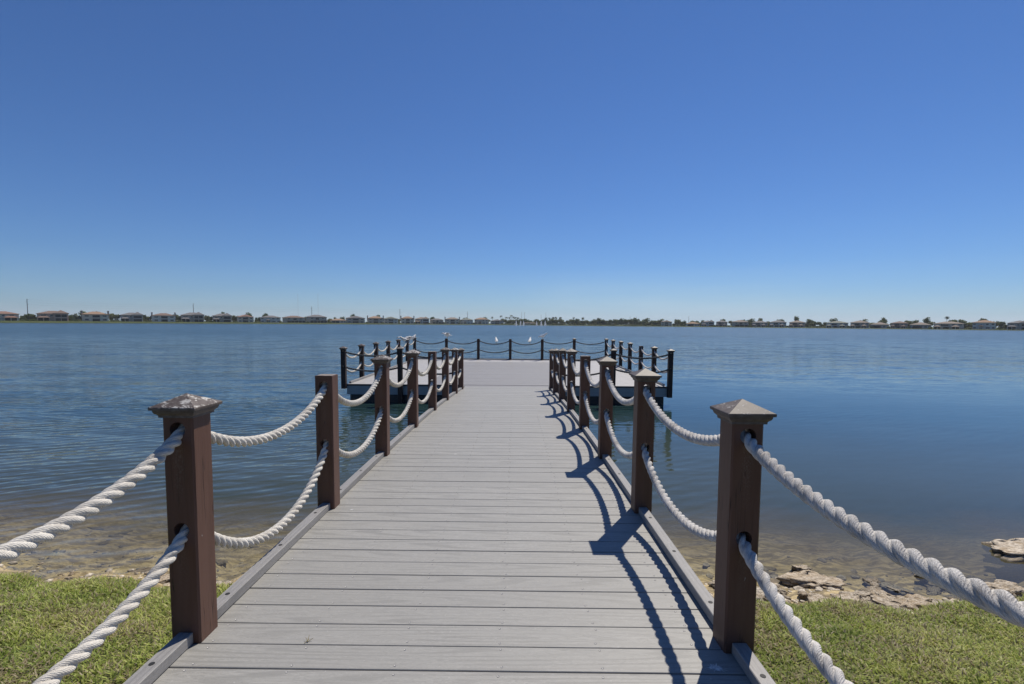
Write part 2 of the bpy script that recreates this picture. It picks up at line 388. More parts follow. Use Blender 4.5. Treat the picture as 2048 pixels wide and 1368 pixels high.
# facet slopes taken straight from noise colours, so far ripples keep their slope: long slantwise ripples, chop, swell
def slopes(scale, rz, nscale, amp_, detail=2.5, dist=.4):
    t = m.n('ShaderNodeTexNoise'); t.inputs['Scale'].default_value = nscale; t.inputs['Detail'].default_value = detail; t.inputs['Distortion'].default_value = dist
    m.l(m.coord('Position', scale, (0, 0, R(rz))), t.inputs['Vector'])
    v = m.n('ShaderNodeVectorMath', operation='SUBTRACT'); m.l(t.outputs['Color'], v.inputs[0]); v.inputs[1].default_value = (.5, .5, .5)
    w = m.n('ShaderNodeVectorMath', operation='MULTIPLY'); m.l(v.outputs[0], w.inputs[0]); w.inputs[1].default_value = (amp_*.45, amp_, 0)
    return w.outputs[0]
def vadd(a_, b_):
    v = m.n('ShaderNodeVectorMath', operation='ADD'); m.l(a_, v.inputs[0]); m.l(b_, v.inputs[1]); return v.outputs[0]
def train(lam, deg, amp_, dist):
    """a train of long crested ripples: slope along its own travel direction"""
    t = m.n('ShaderNodeTexWave', wave_type='BANDS', bands_direction='Y', wave_profile='SIN'); t.inputs['Scale'].default_value = .314/lam
    t.inputs['Distortion'].default_value = dist; t.inputs['Detail'].default_value = 2; t.inputs['Detail Scale'].default_value = .55/lam*.314; t.inputs['Detail Roughness'].default_value = .55
    m.l(m.coord('Position', (1, 1, 1), (0, 0, R(-deg))), t.inputs['Vector'])
    gate = m.ramp(m.noise(m.coord('Position', (.16, .35, 1), (0, 0, R(-deg))), 1.0+lam, 2, .5), [(.36, .15), (.62, 1.0)])
    k = m.math('MULTIPLY', m.math('MULTIPLY', m.math('SUBTRACT', t.outputs['Fac'], .5), amp_), gate)
    c = m.n('ShaderNodeCombineXYZ'); m.l(m.math('MULTIPLY', k, -math.sin(R(deg))), c.inputs[0]); m.l(m.math('MULTIPLY', k, math.cos(R(deg))), c.inputs[1])
    return c.outputs[0]
sv = vadd(vadd(slopes((.8, 6.2, 1), -22, 1.3, WAVE[0], 1.8, .3), slopes((2.0, 8.5, 1), -30, 1.9, WAVE[1], 2)), slopes((.35, 1.1, 1), 10, 1.0, WAVE[2]))
sv = vadd(sv, vadd(train(.24, 25, .22, 4.5), train(.14, 33, .13, 5.5)))
# ruffled open water beyond the lee
ruf = m.n('ShaderNodeMapRange'); ruf.inputs['From Min'].default_value = 18; ruf.inputs['From Max'].default_value = 45; ruf.inputs['To Min'].default_value = 1.0; ruf.inputs['To Max'].default_value = 2.1
m.l(spx.outputs[1], ruf.inputs['Value']); ampf = m.math('MULTIPLY', ampf, ruf.outputs[0])
sc_ = m.n('ShaderNodeVectorMath', operation='SCALE'); m.l(sv, sc_.inputs[0]); m.l(ampf, sc_.inputs['Scale'])
up_ = m.n('ShaderNodeVectorMath', operation='ADD'); m.l(sc_.outputs[0], up_.inputs[0]); up_.inputs[1].default_value = (0, 0, 1)
bp = m.n('ShaderNodeVectorMath', operation='NORMALIZE'); m.l(up_.outputs[0], bp.inputs[0])
gl = m.n('ShaderNodeBsdfGlossy'); gl.inputs['Roughness'].default_value = .04; gl.inputs['Color'].default_value = (.95, .97, 1, 1); m.l(bp.outputs[0], gl.inputs['Normal'])
tr = m.n('ShaderNodeBsdfTransparent'); tr.inputs['Color'].default_value = (.93, .95, .90, 1)
deepb = m.n('ShaderNodeBsdfPrincipled'); deepb.inputs['IOR'].default_value = 1.333; m.l(bp.outputs[0], deepb.inputs['Normal'])
mk = m.ramp(m.noise(m.coord('Position', (.25, .25, .25)), 1.0, 3), [(.3, (.066, .080, .062)), (.7, (.080, .092, .068))])
mk = m.mix(m.ramp(m.attr('depth').outputs['Fac'], [(.08, 1.0), (.38, 0.0)]), mk, (.17, .145, .085))
mk = m.mix(m.ramp(m.math('MULTIPLY', m.attr('depth').outputs['Fac'], .25), [(.06, 0.0), (.45, 1.0)]), mk, (.018, .040, .040))   # stirred shallows to clear deep blue
m.l(mk, deepb.inputs['Base Color'])
# out on the open lake the ripples are finer than a pixel: they act as roughness there
rr = m.n('ShaderNodeMapRange'); rr.inputs['From Min'].default_value = 8; rr.inputs['From Max'].default_value = 90; rr.inputs['To Min'].default_value = .07; rr.inputs['To Max'].default_value = .22
m.l(spx.outputs[1], rr.inputs['Value']); m.l(rr.outputs[0], deepb.inputs['Roughness'])
murk = m.math('SUBTRACT', 1.0, m.math('POWER', 2.718, m.math('MULTIPLY', m.attr('depth').outputs['Fac'], -3.4)))
fr = m.n('ShaderNodeFresnel'); fr.inputs['IOR'].default_value = 1.333; m.l(bp.outputs[0], fr.inputs['Normal'])
shal = m.n('ShaderNodeMixShader'); m.l(fr.outputs[0], shal.inputs[0]); m.l(tr.outputs[0], shal.inputs[1]); m.l(gl.outputs[0], shal.inputs[2])
sh = m.n('ShaderNodeMixShader'); m.l(murk, sh.inputs[0]); m.l(shal.outputs[0], sh.inputs[1]); m.l(deepb.outputs[0], sh.inputs[2])
m.l(sh.outputs[0], m.out.inputs['Surface'])
water = tag(link('water', me, m.m), 'rippled blue lake reaching the far shore', kind='structure')

# ------------------------------------------------------------------ boardwalk
PW = .1245                                    # post width
XL, XR = -1.3077, .8687                       # inner faces of the posts
Y0L, Y0R = 1.9484, 1.9222
DY = np.array([-1.515, 0, 1.518, 2.991, 4.508, 6.066, 7.578, 9.071, 10.314])
DZ = np.array([-1.333, -1.347, -1.361, -1.3714, -1.3986, -1.4468, -1.5177, -1.5996, -1.6712]) + EYE
YEND = 12.98; ZP = EYE - 1.712                # ramp end and platform level
kY = np.concatenate([[-6], DY+1.935, [YEND]]); kZ = np.concatenate([[DZ[0]+.03], DZ, [ZP+.004]])
def zdeck(y):                                  # smooth curve through the measured levels
    ys = y + np.linspace(-.6, .6, 13); return float(np.mean(np.interp(np.clip(ys, -6, YEND+.0), kY, kZ)))
def slope(y): return (zdeck(y+.05)-zdeck(y-.05))/.1

BX0, BX1 = XL-.095, XR+.095
board = tag(empty('boardwalk'), 'long grey composite plank boardwalk sloping down to the floating platform', 'boardwalk')
PITCHB, BW, BT = .146, .1410, .025
def plank_mesh(name, x0, x1):
    c = .002; h = BW/2
    pr = [(-h, -BT), (h, -BT), (h, -c), (h-c, 0), (-h+c, 0), (-h, -c)]; k = len(pr)
    v = [(x0, a, b) for a, b in pr] + [(x1, a, b) for a, b in pr]
    f = [(i, i+k, (i+1) % k+k, (i+1) % k) for i in range(k)] + [tuple(range(k)), tuple(range(k, 2*k))[::-1]]
    return mesh(name, v, f)
pm = plank_mesh('plank', BX0, BX1); pm.materials.append(MAT['plank'])
SCX = [-1.255, -.86, -.455, -.05, .355, .76]
scr = MB()
yb = 1.8025 + PITCHB/2 - 17*PITCHB; k = 0
while yb < YEND:
    zc = zdeck(yb); s = slope(yb); dz = random.uniform(-.0012, .0012)
    link('plank', pm, None, board, (0, yb, zc+dz), (math.atan(s), 0, random.uniform(-.0008, .0008)))
    if -.2 < yb < 8:
        for sxx in SCX:
            for sy in (-.050, .050):
                p = Vector((sxx+random.uniform(-.012, .012), yb+sy+random.uniform(-.006, .006), 0))
                zz = zc+dz+(p.y-yb)*s
                nseg = 8 if yb < 4 else 5
                ring = lambda r, h: [(p.x+r*math.cos(2*math.pi*i/nseg), p.y+r*math.sin(2*math.pi*i/nseg), zz+h) for i in range(nseg)]
                v = ring(.0052, .0003) + ring(.0042, .0017) + ring(.0022, .0004)
                f = [(i, (i+1) % nseg, nseg+(i+1) % nseg, nseg+i) for i in range(nseg)] + [(nseg+i, nseg+(i+1) % nseg, 2*nseg+(i+1) % nseg, 2*nseg+i) for i in range(nseg)] + [tuple(range(2*nseg, 3*nseg))]
                scr.add(v, f)
    yb += PITCHB; k += 1
o = link('screw_heads', scr.me('screw_heads'), MAT['screw'], board); o['kind'] = 'stuff'

# frame below the boards
def ribbon(x0, x1, ztop, zbot, ya, yb_, n=24):
    b = MB(); ys = np.linspace(ya, yb_, n)
    v = []; 
    for y in ys:
        z = zdeck(y); v += [(x0, y, z+zbot), (x1, y, z+zbot), (x1, y, z+ztop), (x0, y, z+ztop)]
    f = []
    for i in range(n-1):
        for j in range(4): f.append((4*i+j, 4*i+(j+1) % 4, 4*i+4+(j+1) % 4, 4*i+4+j))
    f += [(3, 2, 1, 0), (4*n-4, 4*n-3, 4*n-2, 4*n-1)]
    return b.add(v, f)
for x0, x1 in ((BX0+.004, BX0+.04), (BX1-.04, BX1-.004)):
    link('side_joist', ribbon(x0, x1, -BT-.002, -.24, -.6, YEND-.05, 40).me('side_joist'), MAT['fascia'], board)
for x in SCX[1:-1]:
    link('joist', ribbon(x-.02, x+.02, -BT-.002, -.20, -.6, YEND-.08, 30).me('joist'), MAT['fascia'], board)
for yy in (2.2, 5.2, 8.2):
    for x in (XL-.02, XR+.02):
        b = MB().cyl((x, yy, -3.0 if yy > 4 else -.6), (x, yy, zdeck(yy)-.24), .12, .11, 12)
        link('piling', b.me('piling'), MAT['float'], board)

# curb rails with black discs painting the shade of open screw holes, one length between each pair of posts
pl = MB().cyl((0, 0, 0), (0, 0, .0012), .0105, .0105, 12).me('hole_disc'); pl.materials.append(MAT['hole_disc'])
for x0, Y0 in ((XL-.088, Y0L), (XR+.028, Y0R)):
    x1 = x0+.060
    ends = list(Y0+DY)
    for i in range(len(ends)):
        ya = ends[i]+PW+.002 if i < len(ends) else 0
        ye = ends[i+1]-.002 if i+1 < len(ends) else YEND-.06
        cv = ribbon(x0, x1, .050, .0025, ya, ye, 8)
        o = link('curb_rail', cv.me('curb_rail'), MAT['curb'], board)
        bv = o.modifiers.new('bevel', 'BEVEL'); bv.width = .003; bv.segments = 1
        for t in (.12, .5, .86):
            y = ya+(ye-ya)*t; p = link('hole_disc', pl, None, o, (x0+.030, y, zdeck(y)+.0502), (math.atan(slope(y)), 0, 0))
    # the length towards the lawn
    cv = ribbon(x0, x1, .050, .0025, -.55, ends[0]-.002, 6)
    link('curb_rail', cv.me('curb_rail'), MAT['curb'], board)

# ------------------------------------------------------------------ posts
HOLES = (.487, .907); HR = .032
def post_mesh(name, top, bottom, holes=HOLES):
    a = PW/2; c = .007; i_ = a-c; b = MB()
    def band(z0, z1):
        return [z0, z1]
    for sgn in (-1, 1):
        y = sgn*a
        def quad(p): b.add(p, [(0, 1, 2, 3)] if sgn < 0 else [(3, 2, 1, 0)])
        zs = bottom
        for h in holes:
            quad([(-i_, y, zs), (i_, y, zs), (i_, y, h-i_), (-i_, y, h-i_)])
            n = 16; out = []; inn = []
            for k in range(n):
                t = 2*math.pi*k/n+math.pi/4; cx, cz = math.cos(t), math.sin(t); mm = max(abs(cx), abs(cz))
                out.append((i_*cx/mm, y, h+i_*cz/mm)); inn.append((HR*cx, y, h+HR*cz))
            f = [(k, (k+1) % n, n+(k+1) % n, n+k) for k in range(n)]
            if sgn > 0: f = [q[::-1] for q in f]
            b.add(out+inn, f)
            if sgn < 0:
                tun = inn+[(x, a, z) for x, _, z in inn]
                b.add(tun, [(k, (k+1) % n, n+(k+1) % n, n+k) for k in range(n)])
            zs = h+i_
        quad([(-i_, y, zs), (i_, y, zs), (i_, y, top), (-i_, y, top)])
    oct_ = [(-i_, -a), (i_, -a), (a, -i_), (a, i_), (i_, a), (-i_, a), (-a, i_), (-a, -i_)]
    v = [(x, y, bottom) for x, y in oct_]+[(x, y, top) for x, y in oct_]
    f = [(k, (k+1) % 8, 8+(k+1) % 8, 8+k) for k in range(8) if k not in (0, 4)] + [tuple(range(8))[::-1]]
    b.add(v, f)
    b.add([(x*.985, y*.985, top+.002) for x, y in oct_]+[(x, y, top) for x, y in oct_], [tuple(range(8))]+[(8+k, 8+(k+1) % 8, (k+1) % 8, k) for k in range(8)])
    me = b.me(name); me.materials.append(MAT['post']); return me
def cap_mesh(name):
    b = MB()
    rows = [(.064, .957), (.070, .957), (.0705, .966), (.074, .970), (.081, .976), (.084, .984), (.084, .988), (.0925, .990), (.0935, .9965), (.0935, 1.0005), (.0915, 1.003)]
    v = []
    for w, z in rows: v += [(-w, -w, z), (w, -w, z), (w, w, z), (-w, w, z)]
    f = []
    for j in range(len(rows)-1):
        for i in range(4): f.append((4*j+i, 4*j+(i+1) % 4, 4*j+4+(i+1) % 4, 4*j+4+i))
    n = 4*(len(rows)-1); v.append((0, 0, 1.048)); t = len(v)-1
    f += [(n+i, n+(i+1) % 4, t) for i in range(4)]
    b.add(v, f); me = b.me(name); me.materials.append(MAT['cap']); return me
CAPM = cap_mesh('cap')
PM = {}
def post(x, y, z, capped, label, group, bottom=-.10, rz=0, lean=0):
    dark = 'platform' in group; key = (capped, bottom, dark)
    if key not in PM:
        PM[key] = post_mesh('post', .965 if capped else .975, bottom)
        if dark: PM[key].materials[0] = MAT['shaded_post']
    o = link('post', PM[key], None, None, (x, y, z), (lean, random.uniform(-.004, .004), rz))
    tag(o, label, 'post', group)
    if capped: link('cap', CAPM, None, o)
    else:
        t = MB().box(-PW/2+.006, PW/2-.006, -PW/2+.006, PW/2-.006, .9772, .9785)
        link('end_grain', t.me('end_grain'), MAT['endgrain'], o)
    return o
ORD = ['zeroth', 'first', 'second', 'third', 'fourth', 'fifth', 'sixth', 'seventh', 'eighth', 'ninth']
for side, x, Y0, bare in (('left', XL-PW/2, Y0L, (2, 5)), ('right', XR+PW/2, Y0R, (4,))):
    for i in range(9):
        y = Y0+DY[i]+PW/2; capd = i not in bare
        if i == 0: lab = f'brown capped post behind the camera, starting the {side} boardwalk rail on the lawn'
        elif i == 1: lab = f'large brown capped post on the grass bank, nearest on the {side} side of the boardwalk'
        elif i == 8: lab = f'last brown capped post before the platform, {side} side of the boardwalk'
        else: lab = f'brown {"pyramid capped" if capd else "flat topped capless"} post, {ORD[i]} from the lawn along the {side} side of the boardwalk'
        post(x, y, zdeck(y), capd, lab, 'brown posts along the boardwalk', -.24)

# ------------------------------------------------------------------ ropes
def rope_mesh(name, P, s0, Rr=.0265, lay=.158, seg=.0075, prof=24, right=True):
    """three-strand twisted rope along the polyline P (dense); returns mesh and the length used"""
    P = np.asarray(P, float); d = np.r_[0, np.cumsum(np.linalg.norm(np.diff(P, axis=0), axis=1))]; L = d[-1]
    n = max(6, int(L/seg)); s = np.linspace(0, L, n+1); C = np.stack([np.interp(s, d, P[:, i]) for i in range(3)], 1)
    T = np.gradient(C, axis=0); T /= np.linalg.norm(T, axis=1)[:, None]
    chord = P[-1]-P[0]; side = np.array([chord[1], -chord[0], 0]); side /= np.linalg.norm(side)
    N1 = np.tile(side, (n+1, 1)); N1 -= (N1*T).sum(1)[:, None]*T; N1 /= np.linalg.norm(N1, axis=1)[:, None]
    N2 = np.cross(T, N1)
    rs, dd = Rr*.53, Rr*.47
    ph = np.arange(prof)/prof*2*np.pi
    per = prof//3; loc = ((np.arange(prof) % per)+.0)/per*2*np.pi/3 - np.pi/3
    rad = dd*np.cos(loc)+np.sqrt(np.maximum(rs**2-(dd*np.sin(loc))**2, 1e-9))
    th = ph[None, :]+((s+s0)/lay*2*np.pi)[:, None]
    V = C[:, None, :] + rad[None, :, None]*(np.cos(th)[..., None]*N1[:, None, :]+np.sin(th)[..., None]*N2[:, None, :])
    idx = np.arange((n+1)*prof).reshape(n+1, prof)
    Q = np.stack([idx[:-1], np.roll(idx[:-1], -1, 1), np.roll(idx[1:], -1, 1), idx[1:]], -1).reshape(-1, 4)
    me = np_mesh(name, V.reshape(-1, 3), Q, True)
    uvl = me.uv_layers.new(name='UVMap')
    u = np.arange(prof+1)/per; vv = (s+s0)/.035
    j = np.tile(np.arange(prof), n); i = np.repeat(np.arange(n), prof)
    UV = np.stack([np.stack([u[j], vv[i]], -1), np.stack([u[j+1], vv[i]], -1), np.stack([u[j+1], vv[i+1]], -1), np.stack([u[j], vv[i+1]], -1)], 1)
    uvl.data.foreach_set('uv', UV.astype(np.float32).ravel())
    return me, L
def span(p, q, sag, n=60):
    t = np.linspace(0, 1, n); p = np.array(p); q = np.array(q)
    c = p+(q-p)*t[:, None]; u = 2*t-1
    k = 1.25; cat = (np.cosh(k*u)-np.cosh(k))/(1-np.cosh(k))      # 0 at the ends, 1 in the middle
    c[:, 2] -= sag*cat; return c
def rope_run(pts, sags, mat, label, group, seg=lambda y: .0075, prof=lambda y: 24, Rr=.0265):
    r = tag(empty('rope', pts[0]), label, 'rope', group)
    s0 = random.random()
    for a, b, sg in zip(pts[:-1], pts[1:], sags):
        ym = min(a[1], b[1])
        c = span(a, b, sg) - np.array(pts[0])
        me, L = rope_mesh('rope_span', c, s0, Rr, .158, seg(ym), prof(ym)); s0 += L
        link('rope_span', me, mat, r)
    return r
segf = lambda y: .006 if y < 4 else (.011 if y < 8 else .018)
prf = lambda y: 30 if y < 4 else (18 if y < 8 else 12)
SAGS = {('left', 1): [.19, .195, .235, .25, .25, .24, .21, .16], ('left', 0): [.21, .325, .25, .24, .24, .22, .2, .16],
        ('right', 1): [.11, .15, .20, .23, .22, .2, .18, .14], ('right', 0): [.155, .21, .22, .23, .22, .2, .18, .14]}
for side, x, Y0 in (('left', XL-PW/2, Y0L), ('right', XR+PW/2, Y0R)):
    for lev in (1, 0):
        pts = [(x, Y0+DY[i]+PW/2, zdeck(Y0+DY[i]+PW/2)+HOLES[lev]-.003) for i in range(9)]
        rope_run(pts, SAGS[(side, lev)], MAT['rope' if side == 'left' else 'rope_grey'],
                 f'{"upper" if lev else "lower"} thick twisted {"white" if side == "left" else "greyish white"} rope through the {side} boardwalk posts', 'ropes along the boardwalk', segf, prf)

# ------------------------------------------------------------------ floating platform
PX0, PX1, PY0, PY1 = -4.67, 4.21, 13.5, 23.05
plat = tag(empty('floating_platform', (0, 0, 0)), 'wide floating platform decked in grey boards at the boardwalk end', 'dock')
CX0, CX1 = -2.45, 1.72
pc = plank_mesh('plank', CX0, CX1); pc.materials.append(MAT['platform_plank'])
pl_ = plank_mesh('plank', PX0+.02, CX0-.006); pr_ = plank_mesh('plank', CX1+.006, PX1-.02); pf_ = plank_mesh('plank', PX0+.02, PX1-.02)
for q_ in (pl_, pr_, pf_): q_.materials.append(MAT['glare_plank'])
y = PY0+.075
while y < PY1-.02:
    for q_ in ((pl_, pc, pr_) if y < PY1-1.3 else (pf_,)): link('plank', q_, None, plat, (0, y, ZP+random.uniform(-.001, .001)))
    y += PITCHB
pb_ = plank_mesh('plank', BX0, BX1); pb_.materials.append(MAT['platform_plank'])
for y in (13.065, 13.211, 13.357): link('plank', pb_, None, plat, (0, y, ZP))
T = .29
b = MB().box(PX0, PX1, PY0-.012, PY0+.03, ZP-T, ZP-.05); link('fascia_board', b.me('fascia_board'), MAT['fascia'], plat)
b = MB().box(PX0-.006, PX1+.006, PY0-.022, PY0+.001, ZP-.048, ZP-.001); link('nosing', b.me('nosing'), MAT['nosing'], plat)
for x in (PX0, PX1-.04):
    b = MB().box(x, x+.04, PY0+.035, PY1, ZP-T, ZP-.03); link('fascia_board', b.me('fascia_board'), MAT['fascia'], plat)
b = MB().box(PX0, PX1, PY1, PY1+.04, ZP-T, ZP-.03); link('fascia_board', b.me('fascia_board'), MAT['fascia'], plat)
for i in range(6):                              # black float tanks under the frame
    w = (PX1-PX0-.1)/6; x = PX0+.05+w*i
    b = MB().box(x+.012, x+w-.012, PY0+.03, PY1-.05, -.30, ZP-T-.004); o = link('float_tank', b.me('float_tank'), MAT['float'], plat)
    bv = o.modifiers.new('bevel', 'BEVEL'); bv.width = .03; bv.segments = 2
for i in range(12):                             # ribs of the steel frame on the fascia
    x = PX0+.35+i*(PX1-PX0-.7)/11
    b = MB().box(x-.02, x+.02, PY0-.018, PY0-.0125, ZP-T+.004, ZP-.052); link('frame_rib', b.me('frame_rib'), MAT['fascia'], plat)
for x0 in (PX0+.02, PX1-.08):
    b = MB().box(x0, x0+.06, PY0+.12, PY1-.1, ZP+.0025, ZP+.055); link('curb_rail', b.me('curb_rail'), MAT['curb'], plat)
b = MB().box(PX0+.1, PX1-.1, PY1-.1, PY1-.04, ZP+.0025, ZP+.055); link('curb_rail', b.me('curb_rail'), MAT['curb'], plat)

gp = 'dark posts around the floating platform'
sideL = [(PX0-.065, 13.45+i*(23.0-13.45)/6) for i in range(7)]
sideR = [(PX1+.06, 13.45+i*(23.0-13.45)/6) for i in range(7)]
back = [(PX0-.065+i*(PX1-PX0+.125)/6, 23.0) for i in range(7)]
for i, (x, y) in enumerate(sideL):
    lab = ['capped corner post at the front left of the floating platform', 'capped post second from the front on the left edge of the platform', 'capped post third from the front on the left edge of the platform',
           'capped post in the middle of the left edge of the platform', 'capped post fifth from the front on the left edge of the platform', 'post with gulls beside it, next to the far left corner of the platform', 'capped corner post at the far left of the floating platform'][i]
    post(x, y, ZP, True, lab, gp, -.12 if i == 0 else -.30, R(90) if 0 < i < 6 and False else 0)
for i, (x, y) in enumerate(sideR):
    lab = ['capped corner post at the front right of the floating platform, hanging below its deck', 'capped post second from the front on the right edge of the platform', 'flat capless post third from the front on the right edge of the platform',
           'capped post in the middle of the right edge of the platform', 'capped post fifth from the front on the right edge of the platform', 'capped post sixth from the front on the right edge of the platform', 'capped corner post at the far right of the floating platform'][i]
    post(x, y, ZP, i != 2, lab, gp, -.30)
for i in range(1, 6):
    lab = ['', 'capless back rail post with a spread winged gull on top', 'capless back rail post with a pale flat top, second from left',
           'capless dark post at the centre of the platform back rail', 'greyish back rail post with a white gull standing on top', 'capped back rail post next to the far right corner'][i]
    post(*back[i], ZP, i == 5, lab, gp, -.30, R(90))
FL, FR = (-3.17, 13.44), (2.70, 13.44)
post(*FL, ZP, True, 'capped dark post standing in front of the left wing of the platform', gp, -.62, R(90))
post(*FR, ZP, True, 'capped dark post standing in front of the right wing of the platform', gp, -.62, R(90))
def rail(pts, lab, sag, mat, seg=.02, prof=12):
    for lev in (1, 0):
        P = [(x, y, ZP+HOLES[lev]) for x, y in pts]
        rope_run(P, [sag*random.uniform(.85, 1.15) for _ in P[1:]], mat, f'{"upper" if lev else "lower"} {lab}', 'ropes around the platform', lambda y: seg, lambda y: prof)
rail(sideL, 'white rope hung along the left edge of the platform', .22, MAT['rope'])
rail(sideR, 'white rope hung along the right edge of the platform', .19, MAT['rope_grey'])
rail(back, 'thin shaded rope hung along the back of the platform', .17, MAT['rope_shaded'], .03, 9)
eL = (XL-PW/2, Y0L+DY[8]+PW/2); eR = (XR+PW/2, Y0R+DY[8]+PW/2)
rail([sideL[0], FL, eL], 'shaded rope across the front left wing of the platform', .13, MAT['rope_shaded'], .014, 15)
rail([eR, FR, sideR[0]], 'shaded rope across the front right wing of the platform', .15, MAT['rope_shaded'], .014, 15)

# ------------------------------------------------------------------ stones at the water's edge
def rock_mesh(name, seed, flat=.45, sub=4):
    """pitted, layered limestone lump"""
    from mathutils import noise
    bm = bmesh.new(); bmesh.ops.create_icosphere(bm, subdivisions=sub, radius=1); off = Vector((seed*7.3, seed*3.1, seed*1.7))
    for v in bm.verts:
        d = v.co.copy()
        k = 1+.55*noise.noise(d*1.1+off)+.28*noise.noise(d*2.6+off*2)+.15*noise.noise(d*5.5+off)+.09*noise.noise(d*11+off)
        q = d*k; crag = abs(noise.noise(Vector((d.x*2.2, d.y*2.2, d.z*6))+off*3)); q *= 1-.22*(crag < .07)
        q.z = max(-.6, min(.62+.12*noise.noise(d*2+off*5), q.z)); z5 = q.z*5; q.z = (q.z*.6+.4*(math.floor(z5)+min(1, (z5-math.floor(z5))*2.2))/5)*flat
        v.co = q
    me = bpy.data.meshes.new(name); bm.to_mesh(me); bm.free(); me.polygons.foreach_set('use_smooth', [True]*len(me.polygons)); return me
m = Mat('limestone', .85, .3)
co = m.coord('Object', (1, 1, 2.2), rand=True)
n1 = m.noise(co, 2.6, 6, .7, .5); n2 = m.noise(m.coord('Object', (1, 1, 5), rand=True), 7, 5, .75)
c = m.ramp(n1, [(.28, (.26, .17, .09)), (.42, (.54, .45, .33)), (.56, (.74, .67, .56)), (.78, (.46, .30, .15))])
c = m.mix(m.ramp(n2, [(.38, .75), (.56, 0.0)]), c, (.10, .08, .06))
rs_ = m.rand(); c = m.mix(m.math('MULTIPLY', rs_, .35), c, (.40, .26, .12))
wz = m.n('ShaderNodeSeparateXYZ'); m.l(m.n('ShaderNodeNewGeometry').outputs['Position'], wz.inputs[0])
c = m.mix(m.math('MULTIPLY', m.ramp(wz.outputs[2], [(.004, 1.0), (.028, 0.0)]), .5), c, (.06, .05, .035))   # wet foot
m.color(c); m.bump(m.math('ADD', m.math('MULTIPLY', n1, .6), n2), .9, .02); MAT['rock'] = m.m
m = Mat('submerged_stone', .8, .3); m.color(m.ramp(m.noise(m.coord('Object', (1, 1, 1), rand=True), 3, 5, .7), [(.3, (.075, .065, .05)), (.55, (.16, .13, .09)), (.8, (.30, .23, .14))])); MAT['dark_rock'] = m.m
RM = [rock_mesh('rock', 40+i, .55 if i % 2 else .42) for i in range(7)]
def gz(x, y): return float(ground_z(np.array([x]), np.array([y]))[0])
def stone(x, y, sx, sy, sz, rz, label, group, mat='rock', lift=0.0, mesh_=None):
    me = mesh_ or random.choice(RM)
    key = (me.name, mat)
    if key not in PM: q = me.copy(); q.materials.clear(); q.materials.append(MAT[mat]); PM[key] = q
    o = link('stone', PM[key], None, None, (x, y, gz(x, y)+lift), (random.uniform(-.12, .12), random.uniform(-.12, .12), rz)); o.scale = (sx, sy, sz)
    return tag(o, label, 'rock', group)
ROCKS = [  # x, y, sx, sy, sz, rot, label
 (1.98, 3.72, .17, .13, .15, .2, 'rough tan limestone lump on the shore just right of the nearest right post'),
 (2.30, 3.52, .11, .08, .09, 1.1, 'small broken cream stone at the grass edge right of the boardwalk'),
 (2.56, 3.98, .20, .14, .12, -.1, 'largest flat limestone slab in the shallows right of the boardwalk'),
 (2.55, 3.60, .14, .09, .12, .5, 'grey cream stone set against the lawn below the large limestone slab'),
 (2.86, 3.60, .16, .09, .12, -.4, 'orange brown stone between pale rocks along the right bank'),
 (3.02, 3.58, .15, .09, .14, .1, 'jagged pale stone beside the orange stone at the grass edge'),
 (3.28, 3.50, .12, .07, .10, .7, 'last pale stone at the grass edge beneath the right rope'),
 (2.72, 3.62, .07, .06, .07, .0, 'small rusty pebble sized stone among the right bank rocks'),
 (4.10, 3.95, .13, .10, .13, .3, 'ochre stone standing out of the shallows above the right rope'),
 (3.72, 4.25, .11, .06, .10, .3, 'low brown stone breaking the water right of the large slab'),
 (2.62, 4.30, .10, .06, .10, .2, 'small dark tipped stone behind the large limestone slab'),
 (4.98, 4.72, .36, .18, .26, .15, 'big ochre boulder in the water at the right edge of the photo'),
 (1.72, 3.92, .09, .07, .08, .4, 'small pale stone behind the foot of the nearest right post'),
 (-2.92, 3.98, .15, .10, .12, .3, 'yellowish stone in the shallows left of the nearest left post'),
 (-1.95, 3.86, .13, .08, .11, -.3, 'tan stone at the grass edge just left of the nearest left post'),
 (-1.52, 3.75, .12, .09, .12, .6, 'cream stone tucked beside the boardwalk behind the nearest left post'),
 (-1.62, 4.05, .10, .08, .09, .1, 'dark mottled stone by the boardwalk at the left waterline'),
 (-2.35, 3.80, .09, .06, .07, .1, 'small flat stone beside the lawn left of the boardwalk'),
]
for i, (x, y, sx, sy, sz, rz, lab) in enumerate(ROCKS):
    stone(x, y, sx*1.05, sy*1.15, sz*1.25, rz, lab, 'limestone rocks along the near bank', 'rock', max(.012, -gz(x, y)*.8), RM[i % 7])
for i in range(50):                                     # dark flat stones lying on the bed
    side = random.random() < .45
    x = random.uniform(-5.8, -1.7) if side else random.uniform(1.5, 5.8); y = float(shore_y(x))+random.uniform(-.05, 1.15)
    s_ = random.uniform(.03, .085)
    lab = 'dark flat stone lying in the shallow water left of the boardwalk' if side else 'dark flat stone lying in the shallow water right of the boardwalk'
    stone(x, y, s_*1.7, s_*.7, s_*.42, random.uniform(-.5, .5), lab, 'submerged stones left of the boardwalk' if side else 'submerged stones right of the boardwalk', 'dark_rock', .0)
for i in range(110):
    x = 1.25+4.2*random.random(); y = float(bank_edge(np.array(x)))+.06+abs(random.gauss(0, .20)); s_ = random.uniform(.018, .065)
    stone(x, y, s_*1.25, s_*.9, s_*1.2, random.uniform(-1.5, 1.5), 'broken pale limestone rubble along the grass edge right of the boardwalk', 'limestone rubble right of the boardwalk', 'rock', .008)
